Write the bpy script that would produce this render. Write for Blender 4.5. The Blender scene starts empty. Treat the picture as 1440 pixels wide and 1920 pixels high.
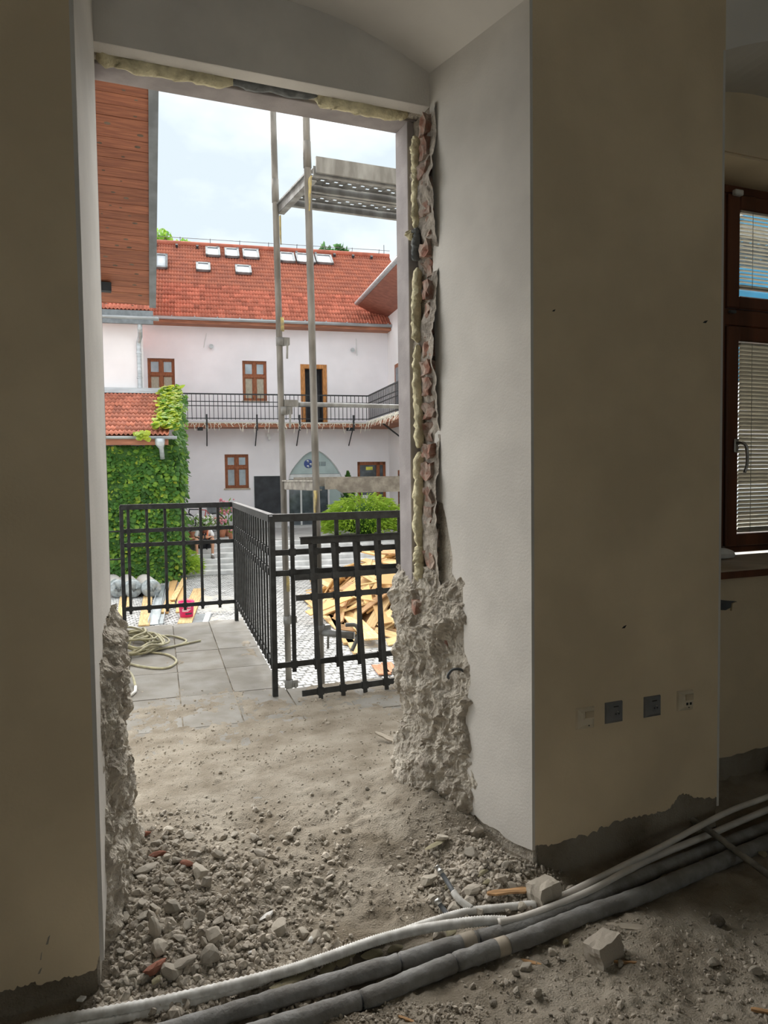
import bpy, bmesh, math, random
import numpy as np
from mathutils import Vector, Matrix, noise, Quaternion
random.seed(7)
sc = bpy.context.scene
COL = sc.collection
PI = math.pi
# ------------------------------------------------------------------ camera
# world: X along the inner wall, Y outwards through the doorway, Z up, z = 0 is the terrace paving
FPX, CX, CY = 1400.0, 720.0, 960.0
_dn = Vector((370, 28650, FPX)).normalized()
_xx = Vector((3380, -112, FPX)); _xx = (_xx - _xx.dot(_dn) * _dn).normalized()
_nn = _xx.cross(_dn)
RW = Matrix((_xx, _nn, -_dn))            # camera (right, down, forward) -> world
CAM = Vector((0, 0, 1.4))
cam_d = bpy.data.cameras.new('camera'); cam_d.sensor_fit = 'VERTICAL'; cam_d.sensor_height = 36
cam_d.lens = FPX / 1920 * 36; cam_d.clip_start = 0.05; cam_d.clip_end = 500
cam_o = bpy.data.objects.new('camera', cam_d); COL.objects.link(cam_o)
_r, _u, _b = RW @ Vector((1, 0, 0)), RW @ Vector((0, -1, 0)), RW @ Vector((0, 0, -1))
cam_o.matrix_world = Matrix(((_r.x, _u.x, _b.x, CAM.x), (_r.y, _u.y, _b.y, CAM.y), (_r.z, _u.z, _b.z, CAM.z), (0, 0, 0, 1)))
sc.camera = cam_o
def ray(u, v): return RW @ Vector(((u - CX) / FPX, (v - CY) / FPX, 1))
def atz(u, v, z): d = ray(u, v); return CAM + d * ((z - CAM.z) / d.z)
def aty(u, v, y): d = ray(u, v); return CAM + d * (y / d.y)
# ------------------------------------------------------------------ sky, sun, exposure
sc.view_settings.view_transform = 'Standard'; sc.view_settings.look = 'None'
sc.view_settings.gamma = 1.0; sc.view_settings.use_curve_mapping = False
sc.view_settings.exposure = 1.35
SKY_STRENGTH, SUN_STRENGTH = 1.12, 3.9
wd = bpy.data.worlds.new('sky'); sc.world = wd; wd.use_nodes = True
nt = wd.node_tree; nt.nodes.clear()
def N(t, **k):
    n = nt.nodes.new(t)
    for a, b in k.items():
        if a in n.inputs.keys(): n.inputs[a].default_value = b
        else: setattr(n, a, b)
    return n
_tc = N('ShaderNodeTexCoord'); _mp = N('ShaderNodeMapping'); _mp.inputs['Scale'].default_value = (1, 1, 1.9)
_mp.inputs['Location'].default_value = (0.35, 0.1, 0.2)
_ns = N('ShaderNodeTexNoise'); _ns.inputs['Scale'].default_value = 3.4; _ns.inputs['Detail'].default_value = 6; _ns.inputs['Roughness'].default_value = .5
_cr = N('ShaderNodeValToRGB'); _e = _cr.color_ramp.elements
_e[0].position = .40; _e[0].color = (.285, .325, .35, 1)
_e[1].position = .60; _e[1].color = (1.0, 1.0, 1.0, 1)
_m = _cr.color_ramp.elements.new(.49); _m.color = (.35, .385, .40, 1)
_bg = N('ShaderNodeBackground'); _bg.inputs['Strength'].default_value = SKY_STRENGTH
_ou = N('ShaderNodeOutputWorld')
for a, b in ((_tc.outputs['Generated'], _mp.inputs[0]), (_mp.outputs[0], _ns.inputs['Vector']), (_ns.outputs['Fac'], _cr.inputs[0]), (_cr.outputs[0], _bg.inputs[0]), (_bg.outputs[0], _ou.inputs[0])):
    nt.links.new(a, b)
sun_d = bpy.data.lights.new('sun', 'SUN'); sun_d.energy = SUN_STRENGTH; sun_d.angle = math.radians(75); sun_d.color = (1, .965, .91)
sun_o = bpy.data.objects.new('sun', sun_d); COL.objects.link(sun_o)
sun_o.location = (0, 0, 30)
sun_o.rotation_euler = Vector((.06, -1.0, -.74)).to_track_quat('-Z', 'Y').to_euler()
# ------------------------------------------------------------------ helpers
def tag(o, label=None, cat=None, group=None, kind=None):
    if label: o['label'] = label
    if cat: o['category'] = cat
    if group: o['group'] = group
    if kind: o['kind'] = kind
    return o
def empty(name, loc=(0, 0, 0), rz=0, label=None, cat=None, group=None, kind=None):
    o = bpy.data.objects.new(name, None); COL.objects.link(o); o.location = loc; o.rotation_euler = (0, 0, rz)
    o.empty_display_size = .1
    return tag(o, label, cat, group, kind)
def link(name, me, parent=None, mat=None):
    o = bpy.data.objects.new(name, me); COL.objects.link(o)
    if parent: o.parent = parent
    if mat: me.materials.clear(); me.materials.append(mat)
    return o
def frame_of(d, up=Vector((0, 0, 1))):
    d = d.normalized()
    if abs(d.dot(up)) > .999: up = Vector((0, 1, 0))
    s = d.cross(up).normalized(); return d, s, s.cross(d)
class MB:
    def __init__(s): s.v = []; s.f = []
    def add(s, vs, fs):
        b = len(s.v); s.v += [tuple(p) for p in vs]; s.f += [tuple(b + i for i in q) for q in fs]; return s
    def hexa(s, p): # 8 points: bottom ring 0-3 (ccw), top ring 4-7
        return s.add(p, [(3, 2, 1, 0), (4, 5, 6, 7), (0, 1, 5, 4), (1, 2, 6, 5), (2, 3, 7, 6), (3, 0, 4, 7)])
    def box(s, x0, x1, y0, y1, z0, z1):
        return s.hexa([(x0, y0, z0), (x1, y0, z0), (x1, y1, z0), (x0, y1, z0), (x0, y0, z1), (x1, y0, z1), (x1, y1, z1), (x0, y1, z1)])
    def bar(s, p0, p1, w, h, up=(0, 0, 1)): # w: sideways, h: along up
        p0, p1 = Vector(p0), Vector(p1); d, a, b = frame_of(p1 - p0, Vector(up)); a = a * w / 2; b = b * h / 2
        return s.hexa([p0 - a - b, p0 + a - b, p1 + a - b, p1 - a - b, p0 - a + b, p0 + a + b, p1 + a + b, p1 - a + b])
    def tube(s, pts, r, n=10, caps=True, closed=False):
        pts = [Vector(p) for p in pts]; m = len(pts); vs = []; fs = []
        rr = r if isinstance(r, (list, tuple)) else [r] * m
        prev = None
        for i, p in enumerate(pts):
            t = (pts[(i + 1) % m] - pts[i - 1]) if closed else (pts[min(i + 1, m - 1)] - pts[max(i - 1, 0)])
            t.normalize()
            if prev is None: _, a, b = frame_of(t)
            else:
                a = prev - t * prev.dot(t); a.normalize(); b = a.cross(t)
            prev = a
            for k in range(n):
                q = 2 * PI * k / n; vs.append(p + (a * math.cos(q) + b * math.sin(q)) * rr[i])
        for i in range(m if closed else m - 1):
            j = (i + 1) % m
            for k in range(n): fs.append((i * n + k, i * n + (k + 1) % n, j * n + (k + 1) % n, j * n + k))
        if caps and not closed: fs.append(tuple(range(n - 1, -1, -1))); fs.append(tuple((m - 1) * n + k for k in range(n)))
        return s.add(vs, fs)
    def prism(s, poly, z0, z1): # poly: (x, y) list, extruded along z
        n = len(poly)
        return s.add([(x, y, z0) for x, y in poly] + [(x, y, z1) for x, y in poly],
                     [tuple(range(n - 1, -1, -1)), tuple(range(n, 2 * n))] + [(i, (i + 1) % n, n + (i + 1) % n, n + i) for i in range(n)])
    def prism_y(s, poly, y0, y1): # poly: (x, z)
        n = len(poly)
        return s.add([(x, y0, z) for x, z in poly] + [(x, y1, z) for x, z in poly],
                     [tuple(range(n)), tuple(range(2 * n - 1, n - 1, -1))] + [(i, n + i, n + (i + 1) % n, (i + 1) % n) for i in range(n)])
    def lathe(s, prof, c=(0, 0, 0), n=16): # prof: (r, z)
        vs = [(c[0] + r * math.cos(2 * PI * k / n), c[1] + r * math.sin(2 * PI * k / n), c[2] + z) for r, z in prof for k in range(n)]
        fs = [(i * n + k, i * n + (k + 1) % n, (i + 1) * n + (k + 1) % n, (i + 1) * n + k) for i in range(len(prof) - 1) for k in range(n)]
        return s.add(vs, fs)
    def mesh(s, name, mat=None, smooth=False, fix=True):
        me = bpy.data.meshes.new(name); me.from_pydata(s.v, [], s.f); me.update()
        if fix:
            bm = bmesh.new(); bm.from_mesh(me); bmesh.ops.recalc_face_normals(bm, faces=bm.faces); bm.to_mesh(me); bm.free()
        if smooth: me.polygons.foreach_set('use_smooth', [True] * len(me.polygons))
        if mat: me.materials.append(mat)
        return me
    def build(s, name, mat=None, parent=None, smooth=False, fix=True):
        return link(name, s.mesh(name, mat, smooth, fix), parent)
def bevel(o, w, seg=1):
    m = o.modifiers.new('bevel', 'BEVEL'); m.width = w; m.segments = seg; m.limit_method = 'ANGLE'; m.angle_limit = .6; return o
def smooth_path(pts, n=8):
    pts = [Vector(p) for p in pts]; out = []
    for i in range(len(pts) - 1):
        p0, p1, p2, p3 = pts[max(i - 1, 0)], pts[i], pts[i + 1], pts[min(i + 2, len(pts) - 1)]
        for k in range(n):
            t = k / n
            out.append(.5 * ((2 * p1) + (p2 - p0) * t + (2 * p0 - 5 * p1 + 4 * p2 - p3) * t * t + (3 * p1 - p0 - 3 * p2 + p3) * t ** 3))
    return out + [pts[-1]]
def grid_mesh(name, nu, nv, fn, mat, parent=None, smooth=True):
    vs = [fn(i / nu, j / nv) for j in range(nv + 1) for i in range(nu + 1)]; w = nu + 1
    fs = [(j * w + i, j * w + i + 1, (j + 1) * w + i + 1, (j + 1) * w + i) for j in range(nv) for i in range(nu)]
    me = bpy.data.meshes.new(name); me.from_pydata(vs, [], fs)
    if smooth: me.polygons.foreach_set('use_smooth', [True] * len(fs))
    me.materials.append(mat); return link(name, me, parent)
def fr(x, y, z, s=1, o=4): return noise.fractal(Vector((x * s, y * s, z * s)), 1.0, 2.0, o)
def vor(x, y, z, s=1):
    d, _ = noise.voronoi(Vector((x * s, y * s, z * s))); return d[0]
def sst(a, b, x):
    t = min(max((x - a) / (b - a), 0), 1); return t * t * (3 - 2 * t)
# ------------------------------------------------------------------ materials
MT = {}
def mat(name, col, rough=.8, var=.12, scale=6, bump=0, bscale=40, metal=0, col2=None, fac=(.4, .65), rand=0, spec=.3, detail=5, stretch=None, trans=0, alpha=1, bdist=.01, tl=0):
    m = bpy.data.materials.new(name); m.use_nodes = True; t = m.node_tree; P = t.nodes['Principled BSDF']
    P.inputs['Roughness'].default_value = rough; P.inputs['Metallic'].default_value = metal; P.inputs['Specular IOR Level'].default_value = spec
    if trans: P.inputs['Transmission Weight'].default_value = trans
    if alpha < 1: P.inputs['Alpha'].default_value = alpha
    co = t.nodes.new('ShaderNodeTexCoord'); mp = t.nodes.new('ShaderNodeMapping'); t.links.new(co.outputs['Object'], mp.inputs[0])
    if stretch: mp.inputs['Scale'].default_value = stretch
    ns = t.nodes.new('ShaderNodeTexNoise'); ns.inputs['Scale'].default_value = scale; ns.inputs['Detail'].default_value = detail
    t.links.new(mp.outputs[0], ns.inputs['Vector'])
    cr = t.nodes.new('ShaderNodeValToRGB'); e = cr.color_ramp.elements
    c2 = col2 or tuple(max(0, c * (1 - 2 * var)) for c in col)
    c1 = col if col2 else tuple(min(1, c * (1 + var)) for c in col)
    e[0].position = fac[0]; e[0].color = (*c2, 1); e[1].position = fac[1]; e[1].color = (*c1, 1)
    t.links.new(ns.outputs['Fac'], cr.inputs[0]); out = cr.outputs[0]
    if rand:
        oi = t.nodes.new('ShaderNodeObjectInfo'); hs = t.nodes.new('ShaderNodeHueSaturation')
        mr = t.nodes.new('ShaderNodeMapRange'); mr.inputs['To Min'].default_value = 1 - rand; mr.inputs['To Max'].default_value = 1 + rand
        t.links.new(oi.outputs['Random'], mr.inputs['Value']); t.links.new(mr.outputs[0], hs.inputs['Value']); t.links.new(out, hs.inputs['Color']); out = hs.outputs[0]
        ad = t.nodes.new('ShaderNodeVectorMath'); ad.operation = 'ADD'; sc_ = t.nodes.new('ShaderNodeMath'); sc_.operation = 'MULTIPLY'; sc_.inputs[1].default_value = 37
        t.links.new(oi.outputs['Random'], sc_.inputs[0]); t.links.new(mp.outputs[0], ad.inputs[0]); t.links.new(sc_.outputs[0], ad.inputs[1]); t.links.new(ad.outputs[0], ns.inputs['Vector'])
    t.links.new(out, P.inputs['Base Color'])
    if bump:
        nb = t.nodes.new('ShaderNodeTexNoise'); nb.inputs['Scale'].default_value = bscale; nb.inputs['Detail'].default_value = 6
        t.links.new(mp.outputs[0], nb.inputs['Vector'])
        bp = t.nodes.new('ShaderNodeBump'); bp.inputs['Strength'].default_value = bump; bp.inputs['Distance'].default_value = bdist
        t.links.new(nb.outputs['Fac'], bp.inputs['Height']); t.links.new(bp.outputs[0], P.inputs['Normal'])
    if tl:
        tb = t.nodes.new('ShaderNodeBsdfTranslucent'); mx = t.nodes.new('ShaderNodeMixShader'); mx.inputs[0].default_value = tl; o = t.nodes['Material Output']
        t.links.new(out, tb.inputs['Color']); t.links.new(P.outputs[0], mx.inputs[1]); t.links.new(tb.outputs[0], mx.inputs[2]); t.links.new(mx.outputs[0], o.inputs['Surface'])
    MT[name] = m; return m
mat('plaster', (.80, .665, .465), .9, .05, 2.2, .25, 90, bdist=.004)  # warm bounce light is put into this wall colour; reveals stay neutral
mat('plaster_reveal', (.72, .69, .645), .9, .05, 3, .3, 110, bdist=.004)
mat('ceiling_paint', (.82, .79, .745), .9, .03, 2, .15, 60, bdist=.004)
mat('stone_surround', (.40, .365, .365), .85, .08, 8, .3, 120, bdist=.004)
mat('masonry', (.60, .55, .47), .95, .1, 16, 1.0, 90, col2=(.38, .335, .28), fac=(.3, .62), bdist=.012)
mat('mortar', (.42, .375, .32), .95, .1, 14, .8, 80, col2=(.24, .21, .18), fac=(.35, .6))
mat('brick_red', (.29, .145, .105), .95, .1, 22, .7, 70, col2=(.37, .29, .24), fac=(.42, .62), rand=.2)
mat('brick_piece', (.40, .15, .10), .95, .1, 20, .6, 80, col2=(.45, .30, .23), fac=(.35, .5), rand=.15)
mat('foam_yellow', (.80, .73, .49), .85, .1, 25, .9, 70, col2=(.58, .52, .34), fac=(.35, .6), rand=.1)
mat('foam_dark', (.20, .21, .21), .9, .15, 20, .6, 60)
mat('dirt', (.355, .318, .26), .97, .1, 5, 1.0, 150, col2=(.20, .168, .125), fac=(.3, .66), bdist=.008)
mat('rubble', (.53, .485, .415), .95, .1, 30, .6, 120, col2=(.38, .34, .28), fac=(.3, .6), rand=.25, bdist=.004)
mat('gravel', (.50, .45, .38), .95, .15, 60, .4, 150, col2=(.29, .26, .22), fac=(.35, .6), bdist=.004)
mat('white_chip', (.78, .77, .74), .8, .05, 20, .2)
mat('paving', (.27, .262, .242), .85, .1, 5, .3, 90, col2=(.205, .192, .168), rand=.1, bdist=.004)
mat('joint', (.22, .20, .17), .95, .1, 20)
mat('concrete', (.44, .43, .40), .9, .1, 6, .3, 60)
mat('black_iron', (.028, .031, .033), .55, .2, 20, .15, 80, spec=.4)
mat('galvanised', (.36, .37, .37), .5, .2, 12, .15, 60, metal=.5, col2=(.22, .22, .215), stretch=(1, 1, .3))
mat('scaffold_tube', (.30, .29, .27), .6, .2, 14, .2, 60, metal=.35, col2=(.17, .16, .145), stretch=(1, 1, .25))
mat('scaffold_dusty', (.46, .44, .40), .8, .2, 18, .3, 70, metal=.1, col2=(.28, .265, .24))
mat('yellow_paint', (.62, .50, .18), .7, .2, 22, col2=(.33, .29, .18))
mat('zinc', (.50, .54, .56), .45, .1, 4, metal=.4, stretch=(.4, 3, 3))
mat('grey_flashing', (.19, .21, .22), .5, .1, 6, metal=.3)
mat('conduit', (.78, .78, .76), .55, .08, 30, spec=.4, col2=(.55, .54, .51))
mat('white_tube', (.66, .63, .585), .45, .06, 10)
mat('pipe_foam', (.27, .27, .265), .85, .1, 14, .5, 60, col2=(.19, .185, .175))
mat('pipe_tape', (.42, .37, .30), .7, .1, 10)
mat('dark_pipe', (.11, .12, .13), .45, .15, 10)
mat('flex_conduit', (.30, .29, .265), .7, .15, 20)
mat('chrome', (.55, .55, .53), .3, .1, 20, metal=.8)
mat('socket_grey', (.20, .205, .215), .5, .05, 10)
mat('socket_cream', (.72, .64, .50), .5, .05, 12)
mat('socket_dark', (.03, .03, .03), .6)
mat('label_card', (.58, .48, .33), .6)
mat('window_wood_dark', (.16, .055, .025), .45, .2, 6, stretch=(1, 1, .1), spec=.4)
mat('window_wood', (.33, .115, .05), .55, .2, 10, stretch=(6, 6, .6))
mat('door_wood', (.52, .23, .07), .55, .2, 10, stretch=(6, 6, .6))
mat('sill_stone', (.50, .42, .32), .6, .1, 5)
mat('blind_slat', (.62, .57, .48), .5, .04, 10)
mat('cord', (.5, .48, .42), .8)
mat('glass_dark', (.10, .12, .135), .12, .2, 3, spec=.6)
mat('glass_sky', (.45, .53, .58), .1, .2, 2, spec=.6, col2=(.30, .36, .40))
mat('curtain', (.46, .42, .33), .8, .1, 8, stretch=(8, 8, 1))
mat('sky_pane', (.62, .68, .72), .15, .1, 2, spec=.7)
mat('facade', (.85, .825, .85), .9, .03, .7, .15, 20, bdist=.01)
mat('facade_white', (.86, .83, .825), .9, .03, .7, .15, 20, bdist=.01)
mat('roof_tile', (.50, .165, .105), .85, .1, 3, .2, 30, rand=.22)
mat('roof_tile_old', (.53, .19, .115), .85, .1, 3, .2, 30, rand=.22, col2=(.40, .15, .10))
mat('soffit_plank', (.33, .125, .065), .6, .15, 9, .1, 40, stretch=(.5, 6, 6), col2=(.22, .08, .045), rand=.12)
mat('soffit_brown', (.34, .13, .09), .7, .1, 5)
mat('fascia_wood', (.40, .17, .10), .7, .15, 5, stretch=(.4, 4, 4))
mat('glass_panel', (.42, .52, .51), .25, .05, 2, spec=.5)
mat('aluminium', (.70, .72, .71), .4, .05, 4)
mat('logo_blue', (.06, .10, .30), .5, .05, 5)
mat('logo_white', (.78, .82, .86), .5, .03, 5)
mat('logo_grey', (.25, .31, .32), .5, .03, 5)
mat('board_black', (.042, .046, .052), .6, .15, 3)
mat('white_plastic', (.8, .8, .78), .4, .03, 5)
mat('yellow_sign', (.75, .75, .12), .5)
mat('fairy_light', (.86, .82, .70), .5, .05, 20)
mat('cobble', (.47, .465, .455), .9, .1, 2, .3, 40, col2=(.36, .355, .345))
mat('sand', (.50, .46, .38), .95, .1, 1.2, .4, 60, col2=(.36, .35, .32))
mat('step_stone', (.60, .60, .59), .9, .1, 3, .3, 30)
mat('timber', (.62, .38, .15), .8, .15, 7, .2, 40, stretch=(.6, 6, 6), col2=(.55, .34, .15), rand=.2)
mat('timber_pale', (.70, .52, .26), .8, .12, 7, .2, 40, stretch=(.6, 6, 6), col2=(.52, .33, .15), rand=.18)
mat('timber_red', (.47, .22, .12), .8, .15, 7, stretch=(.6, 6, 6))
mat('wood_scrap', (.50, .30, .15), .9, .2, 20, stretch=(.5, 5, 5), rand=.2)
mat('roll_film', (.42, .46, .46), .3, .15, 14, .9, 25, spec=.6, col2=(.26, .29, .30))
mat('roll_side', (.40, .45, .44), .5, .15, 3, col2=(.56, .48, .43), stretch=(1, 14, 1))
mat('bucket_pink', (.90, .045, .20), .4, .05, 5)
mat('hose', (.50, .47, .30), .6, .15, 20, col2=(.36, .34, .24))
mat('leaf', (.10, .24, .045), .55, .25, 2.2, spec=.35, col2=(.05, .13, .03), fac=(.35, .6), tl=.45)
mat('leaf_light', (.26, .42, .06), .55, .2, 2.5, spec=.3, col2=(.13, .29, .05), fac=(.38, .55), tl=.45)
mat('leaf_yellow', (.56, .60, .07), .55, .2, 3, spec=.3, col2=(.33, .46, .06), fac=(.35, .6), tl=.45)
mat('juniper', (.42, .58, .08), .7, .2, 2, spec=.2, col2=(.25, .42, .05), fac=(.35, .6), tl=.45)
mat('tree_leaf', (.11, .23, .08), .7, .2, .8, col2=(.07, .16, .06), tl=.45)
mat('bark', (.16, .12, .09), .9, .2, 6)
mat('flower_pink', (.85, .35, .42), .7, .1, 10)
mat('flower_white', (.9, .9, .86), .7, .05, 10)
mat('terracotta', (.50, .21, .12), .85, .1, 6)
mat('planter_dark', (.03, .035, .04), .7)
mat('rubber', (.03, .03, .032), .7)
mat('bike_red', (.55, .05, .05), .4)
mat('skin', (.56, .30, .19), .6, .06, 8)
mat('cloth_white', (.80, .80, .80), .9, .04, 10)
mat('cloth_dark', (.05, .055, .075), .9, .1, 10)
mat('cloth_black', (.022, .022, .026), .9, .1, 10)
mat('cloth_orange', (.80, .25, .12), .9, .05, 10)
mat('hair', (.20, .075, .05), .8, .2, 30)
mat('shoe', (.16, .145, .135), .8, .1, 20)
mat('tarp_blue', (.06, .36, .62), .5, .08, 2)
mat('wire', (.12, .12, .13), .5)
def glass_mat(name, tint, a):
    m = bpy.data.materials.new(name); m.use_nodes = True; t = m.node_tree; t.nodes.clear()
    g = t.nodes.new('ShaderNodeBsdfGlossy'); g.inputs['Roughness'].default_value = .03
    tr = t.nodes.new('ShaderNodeBsdfTransparent'); tr.inputs['Color'].default_value = (*tint, 1)
    mx = t.nodes.new('ShaderNodeMixShader'); mx.inputs[0].default_value = a; o = t.nodes.new('ShaderNodeOutputMaterial')
    t.links.new(tr.outputs[0], mx.inputs[1]); t.links.new(g.outputs[0], mx.inputs[2]); t.links.new(mx.outputs[0], o.inputs[0]); MT[name] = m
glass_mat('clear_glass', (.93, .96, .96), .06)
M = MT
# ------------------------------------------------------------------ the room shell
Y1, Y2, Y3, Y4 = 2.30, 2.885, 3.03, 3.15          # inner face, niche back, surround, outer face
ZS, ZL, ZC = 3.077, 2.94, 3.95                    # springing, lintel, ceiling
T = .012                                          # plaster thickness
DXA, DXB, DBA, DBB = .040, 1.533, .112, 1.425     # door niche: front edges, back edges
WXA, WXB, WBA, WBB = 2.455, 3.95, 2.527, 3.845    # window niche
def arc(xa, xb, rise, n=18):
    c, h = (xa + xb) / 2, (xb - xa) / 2
    return [(xa + (xb - xa) * i / n, ZS + rise * (1 - ((xa + (xb - xa) * i / n - c) / h) ** 2)) for i in range(n + 1)]
def vault(mb, xa, xb, ba, bb, rise=.16):
    A, B = arc(xa, xb, rise), arc(ba, bb, rise)
    for i in range(len(A) - 1):
        (a0, z0), (a1, z1), (b0, w0), (b1, w1) = A[i], A[i + 1], B[i], B[i + 1]
        mb.hexa([(a0, Y1, z0), (a1, Y1, z1), (b1, Y2, w1), (b0, Y2, w0), (a0, Y1, ZC), (a1, Y1, ZC), (b1, Y2, ZC), (b0, Y2, ZC)])
core = MB()
core.prism([(-2.6, Y1 + T), (DXA - T, Y1 + T), (DBA - T, Y2), (.105, Y4), (-2.6, Y4)], -.35, ZC)
core.prism([(DXB + T, Y1 + T), (WXA - T, Y1 + T), (WBA - T, Y2), (2.55, Y2 + .01), (2.55, Y4), (1.435, Y4), (1.435, Y2)], -.35, ZC)
core.prism([(WXB + T, Y1 + T), (6.2, Y1 + T), (6.2, Y4), (3.83, Y4), (3.83, Y2 + .01), (WBB + T, Y2)], -.35, ZC)
core.box(-2.6, 6.2, Y1, Y4, ZC, 5.4)
core.box(.09, 1.45, Y2, Y4, ZL + .012, ZC); core.box(2.5, 3.87, Y2 - .12, Y4, ZL, ZC)
core.box(2.46, 3.94, 2.66, Y4, -.35, .905)
wall = tag(core.build('wall_front', M['masonry']), 'thick plastered wall with the broken-out doorway and the window niche', kind='structure')
def ragged(n, amp, seed, sc_=9): return [fr(i * .37 + seed, seed * 1.7, 0, sc_ / 9, 3) * amp for i in range(n)]
# plaster coats: front faces with torn bottom edges
mb = MB(); vault(mb, DXA, DXB, DBA, DBB); mb.build('vault', M['ceiling_paint'], wall)
mb = MB(); vault(mb, WXA, WXB, WBA, WBB); mb.build('vault', M['ceiling_paint'], wall)
def torn(p_list, seed, amp=.006, n=6):
    out = []
    for i in range(len(p_list) - 1):
        (x0, z0), (x1, z1) = p_list[i], p_list[i + 1]
        for k in range(n):
            t = k / n; L_ = math.hypot(x1 - x0, z1 - z0); q_ = (i * 3.7 + t * L_ * 55); out.append((x0 + (x1 - x0) * t + amp * .35 * fr(q_, seed + 9, 0, 1), z0 + (z1 - z0) * t + amp * (fr(q_ * .45, seed, 0, 1, 3) + .5 * fr(q_ * 1.7, seed + 4, 0, 1, 2))))
    return out + [p_list[-1]]
pil = [(u, v) for u, v in ((993, 1589), (1040, 1581), (1107, 1563), (1157, 1538), (1193, 1531), (1218, 1528), (1248, 1520), (1262, 1507), (1276, 1490), (1290, 1488), (1301, 1496), (1340, 1496))]
pz = [(aty(u, v, Y1).x, aty(u, v, Y1).z) for u, v in pil]
edge = torn([(DXB + T, pz[0][1])] + pz[1:] + [(WXA - T, pz[-1][1])], 3, .016, 12)
MB().prism_y(edge + [(WXA - T, ZS), (DXB + T, ZS)], Y1, Y1 + T).build('plaster_coat', M['plaster'], wall)
lw = [(aty(u, v, Y1).x, aty(u, v, Y1).z) for u, v in ((0, 1860), (31, 1850), (69, 1846), (125, 1833), (173, 1821))]
edge = torn([(-2.6, -.06)] + lw + [(DXA - .022, lw[-1][1] + .005), (DXA - T, .0)], 5, .014, 12)
MB().prism_y(edge + [(DXA - T, ZS), (-2.6, ZS)], Y1, Y1 + T).build('plaster_coat', M['plaster'], wall)
MB().prism_y([(WXB + T, 0), (6.2, 0), (6.2, ZS), (WXB + T, ZS)], Y1, Y1 + T).build('plaster_coat', M['plaster'], wall)
for xa, xb in ((-2.6, DXA), (DXB, WXA), (WXB, 6.2)):
    MB().box(xa, xb, Y1, Y1 + T, ZS, ZC).build('plaster_coat', M['plaster'], wall)
# splayed reveals: (s along the reveal, z) sheets with a torn far edge
def reveal(pts, xa, xb, side):
    mb = MB(); n = len(pts); L = Y2 - Y1
    P = lambda s, z, o: (xa + (xb - xa) * s / L + o * side, Y1 + s, z)
    mb.add([P(s, z, 0) for s, z in pts] + [P(s, z, T) for s, z in pts], [tuple(range(n)), tuple(range(2 * n - 1, n - 1, -1))] + [(i, (i + 1) % n, n + (i + 1) % n, n + i) for i in range(n)])
    return mb.build('reveal_plaster', M['plaster_reveal'], wall)
rp = [(0, .0), (.10, -.012), (.20, -.005), (.29, .0), (.375, .012), (.385, .30), (.37, .48), (.345, .55), (.35, .62), (.385, .68), (.39, .93), (.375, .955), (.40, .98), (.43, .96), (.46, .99), (.455, 1.06), (.485, 1.17), (.505, 1.25), (.52, 1.28)]
rp = torn(rp, 11, .012, 5) + torn([(.565, 1.29), (.57, 1.6), (.56, 1.9), (.572, 2.2), (.562, 2.5), (.572, 2.75), (.582, 2.93)], 23, .011, 16)
reveal(rp + [(Y2 - Y1, ZL + .01), (Y2 - Y1, ZS), (0, ZS)], DXB, DBB, 1)
lp = [(0, -.02), (.06, .05), (.12, .10), (.175, .16), (.19, .4), (.20, .7), (.215, .82), (.26, .87), (.40, .88), (.50, .90)]
lp = torn(lp, 31, .01, 5) + torn([(.575, .93), (.57, 1.3), (.578, 1.8), (.57, 2.3), (.58, 2.7)], 37, .012, 12)
reveal(lp + [(Y2 - Y1, 2.78), (Y2 - Y1, ZS), (0, ZS)], DXA, DBA, -1)
for xa, xb, sd in ((WXA, WBA, -1), (WXB, WBB, 1)): reveal([(0, 0), (Y2 - Y1, 0), (Y2 - Y1, ZS), (0, ZS)], xa, xb, sd)
# lunette and lintel plaster over the door, over the window
A = arc(DBA, DBB, .16)
MB().prism_y([(x, z) for x, z in A] + [(DBB, ZL), (DBA, ZL)], Y2 - .004, Y2).build('lunette', M['plaster_reveal'], wall)
MB().box(DBA, DBB, Y2, Y2 + .068, ZL - .0005, ZL + .012).build('lintel_plaster', M['plaster_reveal'], wall)
A = arc(WBA, WBB, .16)
MB().prism_y([(x, z) for x, z in A] + [(WBB, ZL), (WBA, ZL)], Y2 - .13, Y2 - .12).build('lunette', M['plaster'], wall)
MB().box(2.5, 3.87, Y2 - .12, Y3 + .05, ZL - .01, ZL).build('lintel_plaster', M['plaster'], wall)
edge = torn([(2.46, .03), (2.9, .02), (3.3, .045), (3.94, .03)], 41, .008, 10)
MB().prism_y(edge + [(3.94, .905), (2.46, .905)], 2.645, 2.66).build('plaster_coat', M['plaster'], wall)
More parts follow.
